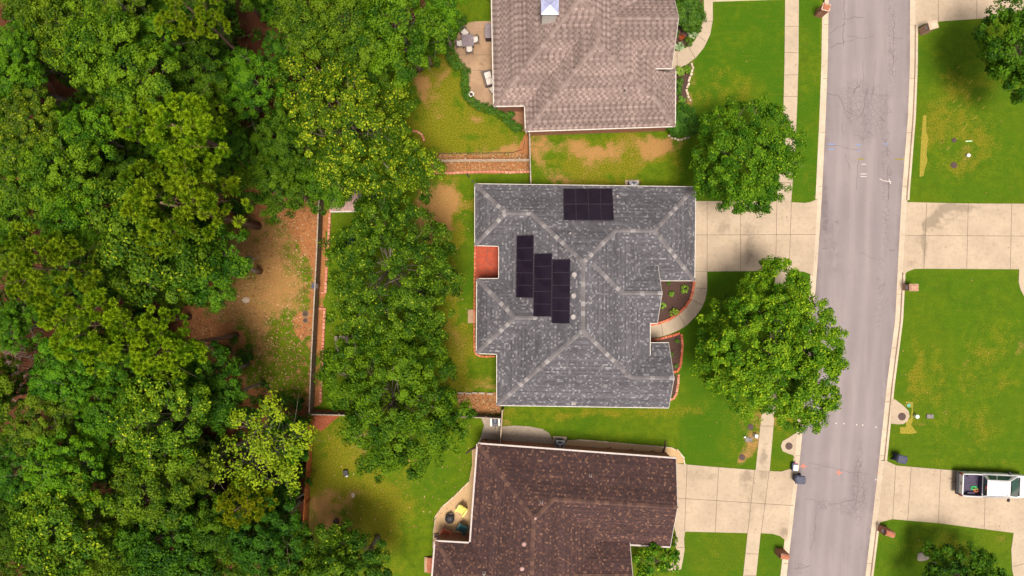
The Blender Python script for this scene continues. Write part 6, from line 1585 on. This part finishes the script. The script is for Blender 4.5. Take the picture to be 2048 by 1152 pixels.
for s in (-1,1): MB().box((s*.27,-.03,.45), (.52,.56,.13)).build('cushion', M['cushion'], t, bevel=.04, seg=3); MB().box((s*.60,0,.42), (.10,.78,.36)).build('armrest', M['wicker'], t, bevel=.02)
MB().box((0,.36,.55), (1.28,.10,.55)).build('backrest', M['wicker'], t, bevel=.02)
b = g(986, 182); b.z = .03; t = thing('patio_ottoman', 'small cushioned footstool beside the wicker loveseat', 'footstool', b, .6); MB().box((0,0,.19), (.5,.5,.32)).build('base', M['wicker'], t, bevel=.02); MB().box((0,0,.40), (.48,.48,.10)).build('cushion', M['cushion'], t, bevel=.04)
b = g(977.5, 70); b.z = .03; t = thing('barbecue_grill', 'mauve grey grill cabinet against the taupe house on the patio', 'grill', b); MB().box((0,0,.45), (.50,1.15,.86)).build('cabinet', M['dmetal'], t, bevel=.02); MB().box((0,0,.92), (.54,1.2,.06)).build('tabletop', M['tabletop'], t, bevel=.01); MB().tube([(-.3,-.3,.7),(-.3,.3,.7)], .018, 6).box((-.275,-.3,.7), (.06,.03,.03)).box((-.275,.3,.7), (.06,.03,.03)).build('handle', M['metal'], t)
b = g(943, 191); b.z = .03; t = thing('ring_planter', 'white ring-shaped planter on the patio beside the winding hedge', 'planter', b)
MB().lathe((0,0,0), [(.16,0),(.20,.34),(.22,.36),(.145,.36),(.14,.25)], 24).build('pot', M['whitebox'], t, smooth=False); MB().lathe((0,0,.24), [(.145,0),(.145,.03)], 20).build('soil', M['mulch'], t)
for s in (0,1): MB().tube([(.2*(-1)**s,.0,.34),(.26*(-1)**s,.06,.33)], .025, 6).build('handle', M['whitebox'], t)
# ------------------------------------------------------------------ the white pickup
tk = thing('pickup_truck', 'white pickup truck with a purple-grey open bed parked on the lower right driveway', 'pickup truck', (36.69, -16.06, .03), R(-2.4))
def loft(mb, secs, mi=0):
    """secs: (x, [(y,z)...]) closed rings of equal length"""
    n = len(secs[0][1]); vs = [(x, y, z) for x, r in secs for y, z in r]
    fs = [(k*n+i, k*n+(i+1)%n, (k+1)*n+(i+1)%n, (k+1)*n+i) for k in range(len(secs)-1) for i in range(n)]
    fs += [tuple(range(n))[::-1], tuple((len(secs)-1)*n+i for i in range(n))]
    return mb.add(vs, fs, mi)
def ring(hw, zb, zt, crown=.04, tuck=.05):
    return [(-hw+tuck, zb), (-hw, zb+.18), (-hw, zt-.16), (-hw+.05, zt-.03), (-hw*.55, zt+crown*.6), (0, zt+crown), (hw*.55, zt+crown*.6), (hw-.05, zt-.03), (hw, zt-.16), (hw, zb+.18), (hw-.05, zb)]
mb = MB()
loft(mb, [(1.74, ring(.965,.42,1.13,.0)), (2.6, ring(.975,.42,1.14,.0)), (3.9, ring(.975,.42,1.14,.02)), (4.35, ring(.975,.42,1.12,.05)), (4.9, ring(.96,.45,1.08,.06)), (5.3, ring(.92,.46,1.02,.05)), (5.48, ring(.84,.50,.93,.03))])
for s in (-1, 1):   # bed sides with rounded rails
    loft(mb, [(x, [(s*o, .45), (s*o, 1.02), (s*(o-.02), 1.17), (s*(o-.06), 1.21), (s*(o-.10), 1.21), (s*(o-.125), 1.17), (s*(o-.125), .45)][::s]) for x, o in ((.10,.945),(.5,.97),(1.2,.985),(1.72,.97))])
mb.box((1.70,0,.83), (.06,1.6,.74)).box((.9,0,.60), (1.6,1.56,.10))
mb.build('body', M['carpaint'], tk, smooth=False, bevel=.02)
MB().box((.11,0,.83), (.09,1.60,.72)).build('tailgate', M['carpaint'], tk, bevel=.025)
MB().box((.06,.1,1.0), (.03,.26,.07)).build('tailgate_handle', M['black'], tk)
ln = MB().box((.905,0,.672), (1.50,1.62,.03))
for k in range(13): ln.box((.905, -.72 + k*.12, .695), (1.48,.045,.02))
for s in (-1,1): ln.box((.905, s*.815, .92), (1.50,.018,.46)).box((.95, s*.71, .80), (.62,.20,.24), top=(.9,.8))
ln.box((1.66,0,.92), (.02,1.6,.46)); ln.box((.165,0,.92), (.015,1.6,.46))
ln.build('bed_liner', M['liner'], tk)
b0, b1 = [(1.76,-.90,1.12),(4.62,-.88,1.12),(4.62,.88,1.12),(1.76,.90,1.12)], [(1.66,-.63,1.80),(3.50,-.62,1.80),(3.50,.62,1.80),(1.66,.63,1.80)]
cab = MB().add(b0 + b1, [(3,2,1,0),(4,5,6,7),(0,1,5,4),(1,2,6,5),(2,3,7,6),(3,0,4,7)])
cab.build('cab', M['carpaint'], tk, bevel=.05, seg=3)
rf = MB(); loft(rf, [(1.70,[(-.58,1.80),(-.55,1.815),(.55,1.815),(.58,1.80)]), (1.95,[(-.60,1.80),(-.55,1.845),(.55,1.845),(.60,1.80)]), (3.15,[(-.60,1.80),(-.55,1.845),(.55,1.845),(.60,1.80)]), (3.46,[(-.58,1.80),(-.55,1.815),(.55,1.815),(.58,1.80)])])
rf.build('cab_roof', M['carpaint'], tk, bevel=.02)
V = [Vector(v) for v in b0 + b1]
def panel(name, q, u0, u1, v0, v1, mat, off=.012, curve=0.0, nu=6):
    """glass lying just proud of a cab face; q = bottom-left, bottom-right, top-right, top-left"""
    f = lambda u, v: (q[0]*(1-u)+q[1]*u)*(1-v) + (q[3]*(1-u)+q[2]*u)*v
    n = (q[1]-q[0]).cross(q[3]-q[0]).normalized(); vs = []
    for i in range(nu+1):
        u = u0 + (u1-u0)*i/nu
        for v in (v0, v1): vs.append(f(u, v) + n*(off + curve*math.sin(math.pi*i/nu)))
    return MB().add(vs, [(2*i, 2*i+2, 2*i+3, 2*i+1) for i in range(nu)]).build(name, mat, tk, smooth=True)
panel('windshield', (V[1],V[2],V[6],V[5]), .04, .96, .02, .97, M['glass'], .012, .10)
panel('rear_window', (V[3],V[0],V[4],V[7]), .05, .95, .12, .96, M['glass'])
for q in ((V[0],V[1],V[5],V[4]), (V[2],V[3],V[7],V[6])):
    fl = q[0] is V[0]
    rng_ = ((.10,.38),(.42,.86)) if fl else ((.14,.58),(.62,.90))
    for u0, u1 in rng_: panel('side_window', q, u0, u1, .14, .90, M['glass'], nu=1)
MB().box((4.72,0,1.15), (.10,1.5,.03), rot=Matrix.Rotation(.1,3,'Y')).build('wiper_cowl', M['black'], tk)
MB().box((1.60,.0,1.70), (.05,.26,.05)).build('brake_light', M['red'], tk)
for s in (-1,1):
    MB().box((3.90, s*1.12, 1.12), (.14,.26,.18), s*.35, top=(.9,.9)).tube([(4.0,s*.94,1.08),(3.92,s*1.06,1.10)], .03, 6).build('wing_mirror', M['black'], tk, bevel=.02)
    MB().box((.10, s*.90, .90), (.10,.12,.42)).build('tail_light', M['red'], tk, bevel=.02)
    MB().box((5.40, s*.68, .86), (.14,.36,.16), -s*.3).build('headlight', M['glass'], tk, bevel=.03)
    dm = MB().box((3.12, s*.982, .82), (1.35,.012,.52)); d = dm.build('door', M['carpaint'], tk, bevel=.005); MB().box((2.62, s*1.0, .98), (.20,.035,.045)).build('handle', M['black'], d)
    dm = MB().box((2.08, s*.980, .82), (.58,.012,.52)); d = dm.build('door', M['carpaint'], tk, bevel=.005); MB().box((2.22, s*.998, .98), (.14,.035,.045)).build('handle', M['black'], d)
    for x in (.95, 4.45):
        w = MB().lathe((x, s*.86-.12*(s>0)-.12*(s<0)+.0, .37), [(.27,0),(.35,.02),(.37,.06),(.37,.18),(.35,.22),(.27,.24)], 28, axis=Matrix.Rotation(-math.pi/2,3,'X')).build('wheel', M['rubber'], tk, smooth=True)
        MB().lathe((x, s*.86 - .125, .37), [(.26,.01),(.10,.03),(.10,.22),(.26,.24)], 20, axis=Matrix.Rotation(-math.pi/2,3,'X')).build('rim', M['chrome'], w)
MB().box((.0,0,.56), (.16,1.84,.18)).box((.02,0,.66), (.18,1.0,.03)).build('rear_bumper', M['dmetal'], tk, bevel=.03)
MB().tube([(.0,.05,.46),(-.28,.05,.46)], .035, 8).lathe((-.26,.05,.48), [(.02,0),(.02,.06),(.045,.08),(.045,.12),(.02,.14)], 12).tube([(0,-.25,.48),(-.16,-.28,.46)], .03, 6).build('tow_hitch', M['dmetal'], tk)
MB().box((5.50,0,.58), (.18,1.80,.22)).build('front_bumper', M['chrome'], tk, bevel=.04)
MB().box((5.46,0,.82), (.06,.86,.18)).build('grille', M['black'], tk)
MB().lathe((3.25,-.52,1.82), [(.03,0),(.03,.05)], 10).build('antenna_base', M['black'], tk)
MW = Matrix.Translation((36.69, -16.06, .03)) @ Matrix.Rotation(R(-2.4), 4, 'Z')
for nm, lb, mt, c, s in (('ratchet_strap','bright green strap lying in the truck bed', M['strapg'], (1.22,-.30,.74), 4), ('ratchet_strap','orange strap heap lying in the corner of the truck bed', M['strapo'], (1.42,-.50,.74), 8)):
    rs = np.random.default_rng(s); mb = MB(); q = []
    for i in range(34): a = i*.55 + rs.normal()*.3; r = .09 + .10*rs.random(); q.append(Vector((r*1.5*math.cos(a) + .004*i, r*math.sin(a), .012*(i % 5) + .008)))
    mb.tube(q, .020, 5); o = mb.build('webbing', mt); o.name = nm; o.matrix_world = MW @ Matrix.Translation(c); tag(o, lb, 'strap', 'straps in the truck bed')

# ------------------------------------------------------------------ loose litter on the soil
rs = np.random.default_rng(77)
def scatter(n, box, test, size, name, mat, zz=.02):
    C = []
    while len(C) < n:
        x, y = rs.uniform(box[0], box[2]), rs.uniform(box[1], box[3])
        if test(x, y): C.append((x, y))
    C = np.array(C); w = np.stack([(C[:,0]-1024)/K, (576-C[:,1])/K, np.full(len(C), zz)+rs.random(len(C))*.03], 1)
    nm = unit(rs.normal(size=(len(C),3))*.35 + np.array([0,0,1])); L = size*(.5 + rs.random(len(C)))
    v, f = leaf_quads(rs, w, nm, L, L*.55); return tag(np_mesh(name, v, f, mat), kind='stuff')
fo = np.array(FOREST)
def infor(x, y): return inpoly(np.array([x]), np.array([y]), FOREST)[0]
scatter(6000, (380,395,660,820), infor, .16, 'leaf_litter', M['litter'])
scatter(2500, (860,300,1060,350), lambda x, y: 306 < y < 346, .13, 'leaf_litter', M['litter'])
scatter(900, (915,785,1000,828), lambda x, y: True, .16, 'leaf_litter', M['litter'])
scatter(700, (600,400,940,1080), lambda x, y: x > 650, .14, 'leaf_litter', M['litter'], .012)
scatter(260, (1400,0,2048,1152), lambda x, y: not (xat(ROAD_L,y)-16 < x < xat(ROAD_R,y)+16), .10, 'leaf_litter', M['litter'], .035)

mb = MB(); sr = random.Random(8)
for k in range(60):
    d = sr.choice([-120,-95,-62,-40,-8,18]); x = sr.uniform(1870, 2000); y = 330 - (x-1850)*1.15 + d + sr.uniform(-3,3)
    if not (60 < y < 395) or math.hypot(x-2030, y-100) < 90: continue
    l = sr.uniform(2, 11); strip(mb, [(x,y),(x+l*.66,y-l*.76)], sr.uniform(.03,.07), lambda a, b: .012)
tag(mb.build('straw_streaks', M['straw']), kind='stuff')
# ------------------------------------------------------------------ camera, sun, sky
cam = bpy.data.cameras.new('camera'); co = bpy.data.objects.new('camera', cam); COL.objects.link(co)
co.location = (0, 0, H); co.rotation_euler = (0, 0, 0)
cam.sensor_width = 36; cam.lens = 36*H/(2048/K); cam.clip_end = 3000; cam.clip_start = .5
SC.camera = co
EL, AZ = R(76), R(168)          # sun over the lower edge of the photo, a little to the right of it
sd = Vector((math.sin(AZ)*math.cos(EL), math.cos(AZ)*math.cos(EL), math.sin(EL)))
su = bpy.data.lights.new('sun', 'SUN'); su.energy = SUN_E; su.angle = R(SUN_A); su.color = (1.0, .92, .80)
so = bpy.data.objects.new('sun', su); COL.objects.link(so); so.location = (0,0,80)
so.rotation_euler = sd.to_track_quat('Z', 'Y').to_euler()
w = bpy.data.worlds.new('World'); SC.world = w; w.use_nodes = True
nt = w.node_tree; nt.nodes.clear()
sky = nt.nodes.new('ShaderNodeTexSky'); sky.sky_type = 'NISHITA'; sky.sun_disc = False; sky.sun_elevation = EL; sky.sun_rotation = AZ
sky.air_density = 1.0; sky.dust_density = 6.0; sky.ozone_density = .6
bg = nt.nodes.new('ShaderNodeBackground'); bg.inputs[1].default_value = SKY_S; ow = nt.nodes.new('ShaderNodeOutputWorld')
bw = nt.nodes.new('ShaderNodeRGBToBW'); nt.links.new(sky.outputs[0], bw.inputs[0])
tint = nt.nodes.new('ShaderNodeMix'); tint.data_type = 'RGBA'; tint.blend_type = 'MULTIPLY'; tint.inputs[0].default_value = 1; tint.inputs[7].default_value = (1.05, 1.0, .96, 1)
cloud = nt.nodes.new('ShaderNodeMix'); cloud.data_type = 'RGBA'; cloud.inputs[0].default_value = .7     # thin cloud greys the blue sky
nt.links.new(bw.outputs[0], tint.inputs[6]); nt.links.new(sky.outputs[0], cloud.inputs[6]); nt.links.new(tint.outputs[2], cloud.inputs[7])
nt.links.new(cloud.outputs[2], bg.inputs[0]); nt.links.new(bg.outputs[0], ow.inputs[0])
vs = SC.view_settings; vs.view_transform = 'Standard'; vs.look = 'None'; vs.exposure = EXPO; vs.gamma = 1.0
